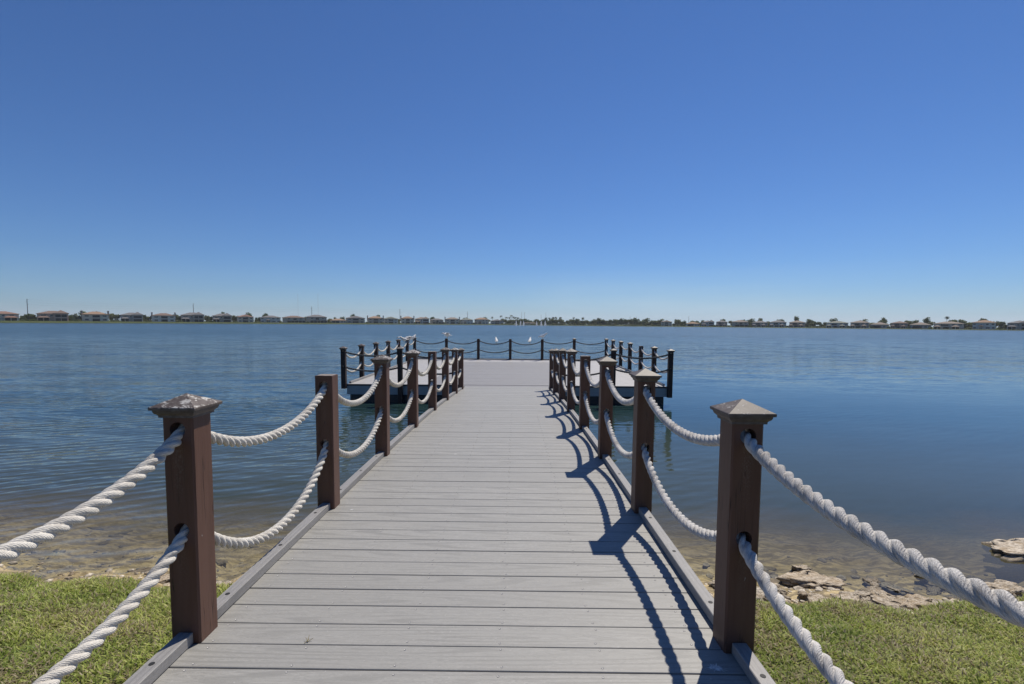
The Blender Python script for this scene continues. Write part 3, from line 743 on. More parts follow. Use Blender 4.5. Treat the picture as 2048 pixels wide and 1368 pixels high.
for i in range(46):
    x = random.uniform(2.6, 5.6); y = float(bank_edge(np.array(x)))+.10+abs(random.gauss(0, .34)); s_ = random.uniform(.04, .10)
    stone(x, y, s_*1.3, s_*.9, s_*1.0, random.uniform(-1.5, 1.5), 'rough brown stone half sunk in the wet bank under the right rope', 'half sunk stones on the right bank', 'rock', .012)
for i in range(22):
    x = -1.5-4.2*random.random(); y = float(bank_edge(np.array(x)))+.06+abs(random.gauss(0, .16)); s_ = random.uniform(.018, .05)
    stone(x, y, s_*1.25, s_*.9, s_*1.1, random.uniform(-1.5, 1.5), 'small tan stone along the grass edge left of the boardwalk', 'small stones left of the boardwalk', 'rock', .006)
# loose shingle on the wet strip: nobody could count it
pb = MB()
ico = bmesh.new(); bmesh.ops.create_icosphere(ico, subdivisions=1, radius=1); iv = [v.co.copy() for v in ico.verts]; fi = [tuple(v.index for v in f.verts) for f in ico.faces]; ico.free()
for i in range(3600):
    x = random.uniform(-6.5, 6.5)
    if -1.45 < x < 1.0: continue
    y = float(bank_edge(np.array(x)))+.04+abs(random.gauss(0, .42)); r = random.uniform(.006, .02)*(1 if random.random() < .80 else 2.6)*(1.25 if x > 0 else .9)
    z = gz(x, y); a = random.uniform(0, 6.28)
    pb.add([(x+r*(v.x*math.cos(a)-v.y*math.sin(a)*.7), y+r*(v.x*math.sin(a)+v.y*.7*math.cos(a)), z+r*v.z*.45) for v in iv], fi)
o = link('gravel', pb.me('gravel'), MAT['rock']); tag(o, 'loose pale shingle strewn along the wet bank', kind='stuff')

# ------------------------------------------------------------------ lawn
def grass_patch(name, x0, x1, y0, density, hmin, hmax, label):
    area_y = 4.1; n = int((x1-x0)*(area_y-y0)*density)
    x = rng.uniform(x0, x1, n); y = rng.uniform(y0, area_y, n)
    edge = bank_edge(x)+.16*(vnoise(x+90, y+90, 7, 8)-.5)*1.6-.02+.05*(vnoise(x+90, y+90, 21, 9)-.5)
    clump = vnoise(x+90, y+90, 5.5, 11)*.6+vnoise(x+90, y+90, 14, 12)*.4
    keep = (y < edge) & (rng.random(n) < np.clip(.12+clump*1.15, 0, 1)); x, y, clump = x[keep], y[keep], clump[keep]; n = len(x)
    z = ground_z(x, y)-.004
    h = rng.uniform(hmin, hmax, n)*(.6+.8*clump); w = rng.uniform(.0022, .0042, n)
    az = rng.uniform(0, 2*np.pi, n); lean = rng.uniform(.45, 1.55, n); tw = az+rng.normal(0, .5, n)+np.pi/2
    dx, dy = np.cos(az), np.sin(az); wx_, wy_ = np.cos(tw), np.sin(tw)
    V = np.zeros((n, 7, 3))
    for k, (t, wf) in enumerate(((0, .8), (.4, 1.0), (.75, .75))):
        out = h*np.sin(lean)*t*t*1.05; up = h*(t*np.cos(lean*.55)-.12*t*t*lean)
        cx, cy, cz = x+dx*out, y+dy*out, z+up
        V[:, 2*k] = np.stack([cx-wx_*w*wf, cy-wy_*w*wf, cz], 1); V[:, 2*k+1] = np.stack([cx+wx_*w*wf, cy+wy_*w*wf, cz], 1)
    V[:, 6] = np.stack([x+dx*h*np.sin(lean)*1.05, y+dy*h*np.sin(lean)*1.05, z+h*(np.cos(lean*.55)-.14*lean)], 1)
    b = np.arange(n)*7; T = []
    for q in ((0, 1, 3), (0, 3, 2), (2, 3, 5), (2, 5, 4), (4, 5, 6)): T.append(np.stack([b+q[0], b+q[1], b+q[2]], 1))
    T = np.stack(T, 1).reshape(-1, 3)
    me = np_mesh(name, V.reshape(-1, 3), T, True)
    tone = np.clip(rng.normal(.42, .16, n)+.5*(vnoise(x+90, y+90, 2.6, 21)-.5), 0, 1); dead = rng.random(n) < (.20+.45*np.clip(vnoise(x+90, y+90, 4.2, 22)-.45, 0, 1)*2)
    tone = np.where(dead, 2.0+rng.random(n)*.5, tone)
    a = me.attributes.new('tone', 'FLOAT', 'POINT'); a.data.foreach_set('value', np.repeat(tone, 7).astype(np.float32))
    return tag(link(name, me, MAT['grass']), label, kind='stuff')
m = Mat('lawn_grass', .55, .35)
tn = m.attr('tone').outputs['Fac']
live = m.ramp(tn, [(0.0, (.17, .24, .045)), (.35, (.38, .45, .10)), (.65, (.54, .55, .18)), (1.0, (.66, .62, .31))])
deadc = m.ramp(m.math('MULTIPLY', m.math('SUBTRACT', tn, 2.0), 2.0), [(0.0, (.30, .24, .13)), (1.0, (.52, .45, .30))])
c = m.mix(m.math('GREATER_THAN', tn, 1.5), live, deadc)
m.color(c)
tl_ = m.n('ShaderNodeBsdfTranslucent'); m.l(c, tl_.inputs['Color']); mx = m.n('ShaderNodeMixShader'); mx.inputs[0].default_value = .42
m.l(m.b.outputs[0], mx.inputs[1]); m.l(tl_.outputs[0], mx.inputs[2]); m.l(mx.outputs[0], m.out.inputs['Surface']); MAT['grass'] = m.m
grass_patch('grass', -5.2, BX0-.01, 1.5, 15000, .020, .048, 'short coarse lawn grass left of the boardwalk')
grass_patch('grass', BX1+.01, 5.0, 1.5, 15000, .020, .048, 'short coarse lawn grass right of the boardwalk')

# ------------------------------------------------------------------ far shore placement helpers
PHOTO_Y = lambda px: 0
def shore_hit(px):
    """where the line of sight of photo column px meets the far shoreline: position, outward direction"""
    d = rgt*((px-1024)/F)+upv*((CY-648)/F)+fwd; d = Vector((d.x, d.y)).normalized()
    best = None
    for a, b in zip(SP[:-1], SP[1:]):
        a = Vector(a); b = Vector(b); e = b-a; den = d.x*e.y-d.y*e.x
        if abs(den) < 1e-9: continue
        t = (a.x*e.y-a.y*e.x)/den; u = (a.x*d.y-a.y*d.x)/den
        if t > 0 and 0 <= u <= 1 and (best is None or t > best[0]): best = (t, d)
    return best
def bank_z(x): return float(np.interp(x, [-360, -170, 0, 340], [1.45, 1.15, .85, .42]))
def site(px, setback):
    t, d = shore_hit(px); D = t+setback; depth = D*(d.x*fwd.x+d.y*fwd.y)
    return Vector((d.x*D, d.y*D, bank_z(d.x*D))), depth, math.atan2(d.y, d.x)-math.pi/2, d
def plain(name, col, rough=.8, var=.12, spec=.3):
    mm = Mat(name, rough, spec); nn = mm.noise(mm.coord('Object', (1, 1, 1)), .9, 4, .6)
    mm.color(mm.ramp(nn, [(.3, tuple(v*(1-var) for v in col)), (.7, tuple(min(1, v*(1+var)) for v in col))])); return mm.m
WALL = {'cream': plain('cream_stucco', (.68, .60, .47)), 'tan': plain('tan_stucco', (.56, .47, .37)), 'white': plain('white_stucco', (.70, .66, .58)), 'grey': plain('grey_stucco', (.50, .46, .41)), 'rose': plain('rose_stucco', (.64, .44, .32))}
def tile_mat(name, col):
    mm = Mat(name, .85, .2); wv = mm.n('ShaderNodeTexWave', wave_type='BANDS', bands_direction='Z'); wv.inputs['Scale'].default_value = 2.2; wv.inputs['Distortion'].default_value = .4
    mm.l(mm.coord('Object'), wv.inputs['Vector']); nn = mm.noise(mm.coord('Object'), 1.6, 4, .7)
    c_ = mm.ramp(nn, [(.3, tuple(v*.72 for v in col)), (.7, tuple(v*1.15 for v in col))]); mm.color(mm.mix(mm.math('MULTIPLY', wv.outputs['Fac'], .25), c_, tuple(v*.6 for v in col)))
    mm.bump(wv.outputs['Fac'], .6, .06); return mm.m
ROOF = {'orange': tile_mat('orange_roof_tile', (.34, .225, .15)), 'brown': tile_mat('brown_roof_tile', (.22, .155, .125)), 'grey': tile_mat('grey_roof_tile', (.19, .18, .18)), 'terracotta': tile_mat('terracotta_roof_tile', (.27, .165, .125)), 'tan': tile_mat('tan_roof_tile', (.27, .22, .18)), 'sage': tile_mat('sage_roof_tile', (.22, .23, .19))}
m = Mat('window_glass', .12, .6); m.color((.018, .025, .035)); MAT['glass'] = m.m
m = Mat('screen_mesh', .7, .3); m.color((.022, .026, .034)); MAT['screen'] = m.m
MAT['white_trim'] = plain('white_trim', (.66, .63, .58))
MAT['chimney'] = plain('chimney_stucco', (.30, .27, .25))

def house(px0, px1, ytop, ybase, style, roof, wall, label, setback=14):
    px = (px0+px1)/2; P, depth, rz, d = site(px, setback)
    W_ = (px1-px0)*depth/F*(d.x*fwd.x+d.y*fwd.y)*1.0; H = (ybase-ytop)*depth/F
    H *= random.uniform(.94, 1.08)
    H = max(H, 4.2 if style == 'single' else 5.2)
    D = max(11.0, min(W_*.7, 16)); t = tag(empty('house', (P.x, P.y, P.z-.1), rz), label, 'house', 'houses along the far shore')
    rise = min(.30*H, D*.22) if style != 'single' else .42*H
    eave = H-rise; m_ = MB().box(-W_/2+.6, W_/2-.6, 0, D, 0, eave); link('wall', m_.me('wall'), WALL[wall], t)
    rf = link('roof', MB().hip(-W_/2, W_/2, -.7, D+.7, eave+.005, rise).me('roof'), ROOF[roof], t)
    h2 = eave/2
    def opening(name, x0, x1, z0, z1, mat, frame='white_trim', y=-.0):
        fr = MB(); g = .14
        fr.box(x0-g, x0, y-.12, y-.004, z0-g, z1+g).box(x1, x1+g, y-.12, y-.004, z0-g, z1+g).box(x0, x1, y-.12, y-.004, z1, z1+g).box(x0, x1, y-.12, y-.004, z0-g, z0)
        f_ = link(name, fr.me(name), MAT[frame], t)
        link('pane', MB().box(x0+.001, x1-.001, y-.05, y-.006, z0+.001, z1-.001).me('pane'), MAT[mat], f_)
    def win(cx, cz, w, h): opening('window', cx-w/2, cx+w/2, cz-h/2, cz+h/2, 'glass')
    def lanai(x0, x1, z0, z1, y=0.0):
        o_ = link('lanai', MB().box(x0, x1, y-.09, y-.007, z0, z1).me('lanai'), MAT['screen'], t)
        n = max(1, int((x1-x0)/3.2)); col = MB()
        for k_ in range(n+1):
            x = x0+(x1-x0)*k_/n; link('column', MB().box(x-.16, x+.16, y-.42, y-.095, z0, z1).me('column'), WALL[wall], o_)
        link('lintel', MB().box(x0-.2, x1+.2, y-.45, y-.10, z1+.003, z1+.4).me('lintel'), WALL[wall], o_)
    def porch(x0, x1, z, dep=3.4):
        link('porch_roof', MB().hip(x0, x1, -dep, .4, z, 1.35).me('porch_roof'), ROOF[roof], t)
        for k_ in range(3):
            x = x0+.5+(x1-x0-1)*k_/2; link('porch_column', MB().box(x-.22, x+.22, -dep+.4, -dep+.85, 0, z-.003).me('porch_column'), WALL[wall], t)
        link('porch_wall', MB().box(x0+.7, x1-.7, -.6, -.01, 0, z-.004).me('porch_wall'), MAT['screen'], t)
    hw = W_/2
    zl, zu = h2*.50, h2+h2*.52
    if style == 'single':
        lanai(-hw*.72, hw*.15, .1, eave*.78); win(hw*.45, eave*.5, W_*.12, eave*.45); win(hw*.75, eave*.5, W_*.08, eave*.45)
    elif style == 'lanai':              # tall double screened bay in the middle, windows at both sides
        link('bay_wall', MB().box(-hw*.33, hw*.40, -1.2, -.01, 0, eave+.2).me('bay_wall'), WALL[wall], t)
        link('bay_roof', MB().hip(-hw*.40, hw*.47, -1.8, D*.7, eave+.205, rise*1.1).me('bay_roof'), ROOF[roof], t)
        lanai(-hw*.27, hw*.34, .1, h2*.82, -1.2); lanai(-hw*.27, hw*.34, h2*1.12, eave*.9, -1.2)
        for cx in (-.6, .66): win(hw*cx, zl, W_*.13, h2*.46); win(hw*cx, zu+.1, W_*.13, h2*.36)
    elif style == 'chimney':
        lanai(-hw*.22, hw*.34, .1, h2*.82); lanai(-hw*.22, hw*.34, h2*1.12, eave*.9)
        for cx in (-.6, .66): win(hw*cx, zl, W_*.14, h2*.46); win(hw*cx, zu+.1, W_*.14, h2*.34)
        for sx in (-1, 1):
            c_ = link('chimney', MB().box(sx*hw*.93-.55, sx*hw*.93+.55, 1.0, 2.2, eave*.5, H+.25).me('chimney'), MAT['chimney'], t)
            link('chimney_cap', MB().hip(sx*hw*.93-.8, sx*hw*.93+.8, .75, 2.45, H+.253, .5, .15).me('chimney_cap'), ROOF['grey'], c_)
    elif style == 'wing':               # one storey porch wing at the left, dark screened bays at the right
        porch(-hw*.95, -hw*.15, h2*.9)
        link('bay_wall', MB().box(hw*.06, hw*.95, -1.6, -.01, 0, eave+.35).me('bay_wall'), WALL[wall], t)
        link('bay_roof', MB().hip(hw*.0, hw*1.01, -2.2, D*.75, eave+.355, rise*1.12).me('bay_roof'), ROOF[roof], t)
        lanai(hw*.14, hw*.87, .1, h2*.8, -1.6); lanai(hw*.14, hw*.87, h2*1.1, eave*.93, -1.6)
        win(-hw*.55, zu+.1, W_*.16, h2*.38); win(-hw*.08, zu+.1, W_*.07, h2*.45)
    elif style == 'wingright':
        porch(hw*.1, hw*.9, h2*.9); lanai(-hw*.9, -hw*.15, .1, h2*.8); lanai(-hw*.75, -hw*.3, h2*1.15, eave*.88)
        win(hw*.55, zu+.1, W_*.12, h2*.4); win(hw*.1, zu+.1, W_*.07, h2*.4)
    elif style == 'screen':             # wide screen enclosure across the ground floor
        lanai(-hw*.55, hw*1.0, .1, h2*.85); win(-hw*.4, zu+.1, W_*.1, h2*.4); lanai(-hw*.05, hw*.25, h2*1.12, eave*.88); win(hw*.6, zu+.1, W_*.12, h2*.4)
    elif style == 'twoporch':
        porch(-hw*.98, -hw*.42, h2*.85, 4.2); porch(hw*.12, hw*.72, h2*.85, 4.2); lanai(-hw*.36, hw*.06, .1, h2*.85)
        lanai(-hw*.5, hw*.0, h2*1.15, eave*.88); win(hw*.3, zu+.1, W_*.1, h2*.4); win(hw*.7, zu+.1, W_*.1, h2*.4)
    elif style == 'villa':
        porch(-hw*.45, -hw*.02, h2*.95, 2.6)
        for cx in (-.78, .25, .68): win(hw*cx, zu+.1, W_*.1, h2*.38)
        win(hw*.3, zl, W_*.16, h2*.42); win(hw*.72, zl, W_*.1, h2*.42); win(-hw*.75, zl, W_*.12, h2*.45)
    return t
HOUSES = [
 (-34, 42, 622, 641.5, 'wingright', 'terracotta', 'cream', 'terracotta roofed cream house cut off by the left edge of the photo'),
 (73, 140, 620.5, 641.5, 'wing', 'brown', 'rose', 'wide rose and cream house with brown roof right of the tall leftmost utility pole'),
 (163, 220, 621, 641.5, 'chimney', 'orange', 'cream', 'cream house with bright orange roof and two end chimneys, third from the left'),
 (240, 288, 623, 642, 'wing', 'grey', 'grey', 'grey brown house with sloping porch roof right of the bright orange roofed house'),
 (303, 353, 624, 642, 'chimney', 'brown', 'white', 'pale house with brown roof and dark two storey screens, fifth from the left'),
 (361, 410, 624.5, 642.5, 'wing', 'grey', 'tan', 'tan house with grey roof in front of the second utility pole from the left'),
 (424, 465, 626.5, 643, 'wing', 'grey', 'tan', 'tan house with stepped grey roof, seventh from the left along the far shore'),
 (473, 509, 628.5, 643.5, 'lanai', 'terracotta', 'cream', 'cream house with reddish hip roof, eighth from the left along the far shore'),
 (520, 563, 629, 643.5, 'villa', 'grey', 'white', 'low white house with grey roof, ninth from the left along the far shore'),
 (564, 612, 629.5, 644, 'screen', 'brown', 'tan', 'tan house with wide dark screen enclosure left of the third utility pole'),
 (611, 655, 628.5, 644, 'screen', 'grey', 'tan', 'grey roofed house with dark screens directly below the third utility pole'),
 (659, 694, 635, 644.5, 'single', 'orange', 'tan', 'single storey orange roofed house among two storey houses on the left shore'),
 (691, 731, 630, 645, 'lanai', 'grey', 'tan', 'grey roofed house just left of the small orange house with chimneys'),
 (734, 768, 632, 645.5, 'chimney', 'orange', 'tan', 'small orange roofed house with two chimneys above the left boardwalk posts'),
 (766, 797, 632, 645.5, 'lanai', 'sage', 'white', 'pale house with greenish grey roof left of the fourth utility pole'),
 (801, 829, 632.5, 646, 'chimney', 'orange', 'cream', 'orange roofed house with chimneys right of the fourth utility pole'),
 (829, 859, 633, 646.5, 'wing', 'tan', 'white', 'white house with tan roof, second right of the fourth utility pole'),
 (859, 888, 635, 646.5, 'screen', 'grey', 'tan', 'house with low grey roof and dark screens, third right of the fourth utility pole'),
 (889, 920, 633.5, 647, 'chimney', 'tan', 'cream', 'cream house with tan roof left of the fifth utility pole'),
 (920, 947, 636, 647, 'villa', 'sage', 'white', 'pale grey house directly under the fifth utility pole'),
 (948, 978, 635, 647.5, 'villa', 'orange', 'cream', 'peach roofed cream house right of the fifth utility pole'),
 (980, 1008, 638, 647.5, 'lanai', 'grey', 'grey', 'dim grey house beside the palms where the tree line starts'),
 (1321, 1345, 640, 651.5, 'lanai', 'tan', 'cream', 'beige house half hidden by trees at the right end of the tree line'),
 (1371, 1400, 643.5, 652.5, 'single', 'orange', 'cream', 'single storey house with wide peach roof right of the tree line'),
 (1402, 1429, 640.5, 652.8, 'wing', 'grey', 'white', 'pale grey two storey house next to the peach roofed bungalow'),
 (1431, 1456, 641, 653, 'twoporch', 'grey', 'rose', 'grey roofed house with two small white porch roofs, right of the pale grey house'),
 (1462, 1498, 640, 653.5, 'screen', 'tan', 'tan', 'wide tan two storey house facing the lake right of the fountains'),
 (1503, 1537, 641, 654, 'twoporch', 'grey', 'tan', 'grey roofed house with twin porches, first right of the wide tan house'),
 (1538, 1574, 641, 654.5, 'twoporch', 'grey', 'white', 'grey roofed pale house with twin porches, second right of the wide tan house'),
 (1577, 1612, 641, 655, 'twoporch', 'tan', 'rose', 'tan roofed house with twin porches, third right of the wide tan house'),
 (1651, 1698, 641.5, 655.5, 'twoporch', 'sage', 'white', 'greenish roofed house with porches, first right of the dark tree gap'),
 (1699, 1740, 641.5, 655.7, 'twoporch', 'tan', 'tan', 'tan roofed house left of a low grey roofed bungalow on the right shore'),
 (1739, 1780, 644, 656, 'single', 'tan', 'grey', 'low bungalow with broad grey tan roof, nearer the middle of the right shore'),
 (1780, 1818, 641, 656, 'twoporch', 'brown', 'rose', 'reddish brown two storey house between the two low bungalows'),
 (1818, 1864, 644, 656.3, 'single', 'tan', 'grey', 'low bungalow with broad pale roof left of the tall single palm'),
 (1865, 1930, 641, 656.8, 'twoporch', 'tan', 'cream', 'tan roofed house behind the tall single palm on the right shore'),
 (1943, 1994, 638, 658, 'villa', 'orange', 'white', 'large white house with orange hip roof, second from the right edge'),
 (2012, 2066, 641.5, 659, 'wing', 'grey', 'grey', 'grey house with dark porch cut off by the right edge of the photo'),
]
for h in HOUSES: house(*h)

# ------------------------------------------------------------------ far trees, shrubs and palms
def leaf_mat(name, a, b, c3):
    mm = Mat(name, .7, .2); col = mm.ramp(mm.attr('shade').outputs['Fac'], [(0.0, a), (.55, b), (1.0, c3)])
    col = mm.mix(mm.math('MULTIPLY', mm.rand(), .4), col, b); mm.color(col)
    t_ = mm.n('ShaderNodeBsdfTranslucent'); mm.l(col, t_.inputs['Color']); x_ = mm.n('ShaderNodeMixShader'); x_.inputs[0].default_value = .4
    mm.l(mm.b.outputs[0], x_.inputs[1]); mm.l(t_.outputs[0], x_.inputs[2]); mm.l(x_.outputs[0], mm.out.inputs['Surface']); return mm.m
MAT['leaf'] = leaf_mat('tree_leaves', (.05, .075, .028), (.10, .13, .045), (.17, .19, .075))
MAT['leaf_pale'] = leaf_mat('pale_shrub_leaves', (.09, .115, .045), (.16, .175, .07), (.24, .23, .10))
MAT['frond'] = leaf_mat('palm_fronds', (.03, .05, .018), (.055, .08, .028), (.10, .11, .05))
MAT['bark'] = plain('grey_bark', (.13, .105, .085))
def crown_mesh(name, seed, lumps=7, n=520, tall=1.0, leaf=.075):
    """foliage in the unit: leaf faces scattered through several uneven clumps"""
    r = np.random.default_rng(seed); L = []
    for i in range(lumps):
        a = r.uniform(0, 6.28); q = r.uniform(.05, .55); L.append((q*math.cos(a), q*math.sin(a), r.uniform(.25, .78)*tall, r.uniform(.22, .42)))
    w = np.array([l[3]**2 for l in L]); w /= w.sum(); V = []; Fc = []; sh = []
    for i in range(n):
        l = L[r.choice(lumps, p=w)]; d = r.normal(size=3); d /= np.linalg.norm(d); p = np.array(l[:3])+d*l[3]*r.uniform(.55, 1.08)*np.array([1, 1, .8])
        nrm = d+r.normal(size=3)*.6; nrm /= np.linalg.norm(nrm); u = np.cross(nrm, [.3, .2, .9]); u /= np.linalg.norm(u); v = np.cross(nrm, u); s_ = leaf*r.uniform(.6, 1.6); b = len(V)
        V += [p-u*s_, p+v*s_*.7, p+u*s_, p-v*s_*.7]; Fc.append((b, b+1, b+2, b+3)); sh += [r.random()]*4
    me = mesh(name, V, Fc); a = me.attributes.new('shade', 'FLOAT', 'POINT'); a.data.foreach_set('value', np.array(sh, np.float32)); return me
CROWNS = [crown_mesh('crown', 100+i, 5+i % 4, 460, .9+.25*(i % 3)) for i in range(7)]
SHRUBS = [crown_mesh('shrub', 200+i, 6, 300, .62, .10) for i in range(4)]
TRUNK = MB().cyl((0, 0, 0), (.02, .01, .45), .045, .025, 7).cyl((.02, .01, .42), (.2, .05, .72), .022, .009, 5).cyl((.01, .01, .40), (-.17, .09, .7), .020, .008, 5).me('trunk')
TRUNK.materials.append(MAT['bark'])
def tinted(me, mat):
    key = (me.name, mat)
    if key not in PM: q = me.copy(); q.materials.clear(); q.materials.append(MAT[mat]); PM[key] = q
    return PM[key]
def tree(px, setback, h, w, label, group, pale=False, name='tree'):
    P, depth, rz, d = site(px, setback)
    o = tag(empty(name, (P.x, P.y, P.z-.08), random.uniform(0, 6.28)), label, 'tree', group)
    tr_ = link('trunk', TRUNK, None, o); c_ = link('crown', tinted(random.choice(CROWNS), 'leaf_pale' if pale else 'leaf'), None, o)
    for q in (tr_, c_): q.scale = (w, w, h)
    return o
def shrub(px, setback, h, w, label, group, pale=True):
    P, depth, rz, d = site(px, setback)
    o = tag(link('shrub', tinted(random.choice(SHRUBS), 'leaf_pale' if pale else 'leaf'), None, None, (P.x, P.y, P.z-.1-h*.12), (0, 0, random.uniform(0, 6.28))), label, 'shrub', group)
    o.scale = (w, w, h*1.35); return o
def palm_mesh(seed):
    r = np.random.default_rng(seed); V = []; Fc = []; sh = []
    for k in range(22):
        a = 2*math.pi*k/22+r.uniform(-.15, .15); el = r.uniform(-.5, 1.25); L = r.uniform(.85, 1.1); n = 6; pts = []
        for i in range(n+1):
            t = i/n; pts.append((math.cos(a)*L*t*math.cos(el*.8), math.sin(a)*L*t*math.cos(el*.8), L*(t*math.sin(el)-.75*t*t)))
        side = (-math.sin(a), math.cos(a)); s_ = r.random()
        for i in range(n):
            w0 = .13*math.sin(math.pi*(i+.4)/(n+.6)); w1 = .13*math.sin(math.pi*(i+1.4)/(n+.6)) if i < n-1 else .01
            for sg in (-1, 1):
                b = len(V); p, q = pts[i], pts[i+1]
                V += [p, (p[0]+side[0]*w0*sg, p[1]+side[1]*w0*sg, p[2]-w0*.6), (q[0]+side[0]*w1*sg, q[1]+side[1]*w1*sg, q[2]-w1*.6), q]; Fc.append((b, b+1, b+2, b+3)); sh += [s_]*4
    me = mesh('fronds', V, Fc); a = me.attributes.new('shade', 'FLOAT', 'POINT'); a.data.foreach_set('value', np.array(sh, np.float32)); me.materials.append(MAT['frond']); return me
FROND = [palm_mesh(300+i) for i in range(3)]
PTR = MB().cyl((0, 0, 0), (.03, .02, .5), .022, .016, 8).cyl((.03, .02, .5), (.02, .05, 1.0), .016, .013, 8).me('trunk'); PTR.materials.append(MAT['bark'])
def palm(px, setback, h, label, group=None, spread=2.6):
    P, depth, rz, d = site(px, setback)
    o = tag(empty('palm_tree', (P.x, P.y, P.z-.08), random.uniform(0, 6.28)), label, 'palm', group)
    t_ = link('trunk', PTR, None, o); t_.scale = (h*.9, h*.9, h); f_ = link('fronds', random.choice(FROND), None, o, (h*.018, h*.045, h)); f_.scale = (spread,)*3
    return o
# the tree line behind the fountains: two rows of separate trees, lighter shrubs at the water
px = 1006.0
while px < 1322:
    tree(px, random.uniform(16, 30), random.uniform(4.6, 6.6), random.uniform(5.0, 7.6), 'round green tree in the dense tree line behind the fountains', 'trees in the far tree line', random.random() < .3)
    if random.random() < .55: shrub(px+random.uniform(-2, 2), random.uniform(7, 12), random.uniform(1.8, 3.2), random.uniform(3, 4.6), 'low pale shrub at the foot of the far tree line', 'shrubs below the far tree line', random.random() < .6)
    px += random.uniform(2.6, 4.4)
for p_, h_ in ((985, 9.0), (1002, 10.6), (1012, 9.0), (1018, 8.8), (1022.5, 11.2), (1026, 9.5), (1031, 9.0), (1036, 8.5)):
    palm(p_, 24, h_, 'tall palm among the trees left of the fountains', 'palms left of the fountains')
for p_, h_ in ((1092, 8.5), (1098, 8.2), (1106, 9.0), (1112, 9.2), (1121, 9.0), (1148, 8.6), (1165, 8.7), (1196, 8.0)):
    palm(p_, 22, h_, 'palm rising from the tree line right of the fountains', 'palms right of the fountains')
palm(1892, 52, 9.6, 'single tall palm standing above the roofs on the right shore', None, 2.1)
# trees and hedges between the houses
GAPS = [(44, 72, 'between the cut off terracotta house and the wide rose house'), (141, 162, 'between the wide rose house and the orange roofed house'), (221, 240, 'right of the bright orange roofed house'),
        (288, 303, 'between the grey porch house and the pale brown roofed house'), (353, 362, 'left of the house below the second utility pole'), (410, 425, 'right of the house below the second utility pole'),
        (465, 474, 'left of the reddish hip roofed house'), (510, 522, 'right of the reddish hip roofed house'), (655, 662, 'left of the single storey orange roofed house'),
        (1345, 1371, 'left of the peach roofed bungalow'), (1498, 1504, 'right of the wide tan house'), (1612, 1651, 'in the dark gap on the right shore'), (1930, 1944, 'left of the large white house'), (1994, 2013, 'right of the large white house')]
for a_, b_, where in GAPS:
    n = max(2, int((b_-a_)/5))
    for k in range(n):
        p_ = a_+(b_-a_)*(k+.5)/n
        tree(p_+random.uniform(-1, 1), random.uniform(18, 26), random.uniform(3.6, 5.8), random.uniform(3.2, 4.8), f'leafy green tree {where}', f'trees {where}', random.random() < .4)
    for k in range(max(2, n-1)):
        p_ = a_+(b_-a_)*(k+.5)/max(2, n-1)
        shrub(p_, random.uniform(9, 13), random.uniform(1.2, 2.2), random.uniform(2.2, 3.2), f'low bushy shrub {where}', f'shrubs {where}', random.random() < .4)
for p_ in (447, 492, 541, 588, 633, 676, 712, 750, 782, 815, 845, 874, 905, 934, 963, 1386, 1416, 1443, 1480, 1520, 1556, 1594, 1674, 1720, 1760, 1800, 1842, 1900, 1968):
    tree(p_+random.uniform(-9, 9), random.uniform(34, 60), random.uniform(6.5, 8.2), random.uniform(4.5, 6.5), 'dark tree top showing above the roofs of the far houses', 'trees behind the far houses')
for k in range(84):
    p_ = random.uniform(60, 1005) if k % 2 else random.uniform(1350, 2040)
    tree(p_, random.uniform(30, 55), random.uniform(4.2, 6.4), random.uniform(4.5, 7.5), 'green tree in the belt behind the left shore houses' if k % 2 else 'green tree in the belt behind the right shore houses', 'tree belt behind the left houses' if k % 2 else 'tree belt behind the right houses', random.random() < .4)
for p_ in (425, 470, 512, 563, 613, 657, 692, 733, 767, 799, 829, 860, 888, 920, 947, 1401, 1430, 1459, 1500, 1538, 1576, 1698, 1741, 1780, 1818, 1864):
    shrub(p_+random.uniform(-2, 2), random.uniform(8, 13), random.uniform(1.6, 2.6), random.uniform(2.2, 3.4), 'dark garden shrub between two far lakeside houses', 'garden shrubs between the far houses', random.random() < .3)

# ------------------------------------------------------------------ utility poles and wires
MAT['pole'] = plain('concrete_pole', (.20, .19, .19)); MAT['wire'] = plain('cable', (.08, .08, .09))
POLES = [(57, 598, 58, 'tall bare utility pole between the two leftmost houses'), (388, 607, 60, 'utility pole behind the sixth house from the left'), (624, 613, 62, 'utility pole above the grey roofed house with dark screens'),
         (800, 618, 64, 'utility pole beside the orange roofed house with chimneys'), (935, 623, 66, 'utility pole above the pale grey house left of the tree line'), (1043, 624, 70, 'left one of two close poles behind the fountains'),
         (1049, 624, 70, 'right one of two close poles behind the fountains'), (1082, 629, 74, 'shorter utility pole behind the middle right fountain jet'), (1091.5, 625, 74, 'utility pole behind the rightmost fountain jet'),
         (1260, 633, 90, 'left one of two thin poles above the right tree line'), (1272, 633.5, 90, 'right one of two thin poles above the right tree line'), (1377, 632.5, 95, 'thin pole above the peach roofed bungalow')]
ptop = {}
for p_, yt, sb, lab in POLES:
    P, depth, rz, d = site(p_, sb)
    dd_ = rgt*((p_-1024)/F)+upv*((CY-yt)/F)+fwd; h_ = EYE+dd_.z/math.hypot(dd_.x, dd_.y)*math.hypot(P.x, P.y)-P.z
    thick = .34 if p_ < 1000 else .22
    o = tag(empty('utility_pole', (P.x, P.y, P.z-.1), rz), lab, 'utility pole', 'utility poles behind the far shore')
    link('shaft', MB().cyl((0, 0, 0), (0, 0, h_+.1), thick, thick*.55, 10).me('shaft'), MAT['pole'], o)
    for k in range(3):
        link('insulator', MB().cyl((0, 0, h_*(.97-.11*k)), (.9*(-1 if k % 2 else 1), 0, h_*(.985-.11*k)), .09, .07, 6).me('insulator'), MAT['pole'], o)
    ptop[p_] = [Vector((P.x, P.y, P.z+h_*(.985-.11*k))) for k in range(3)]
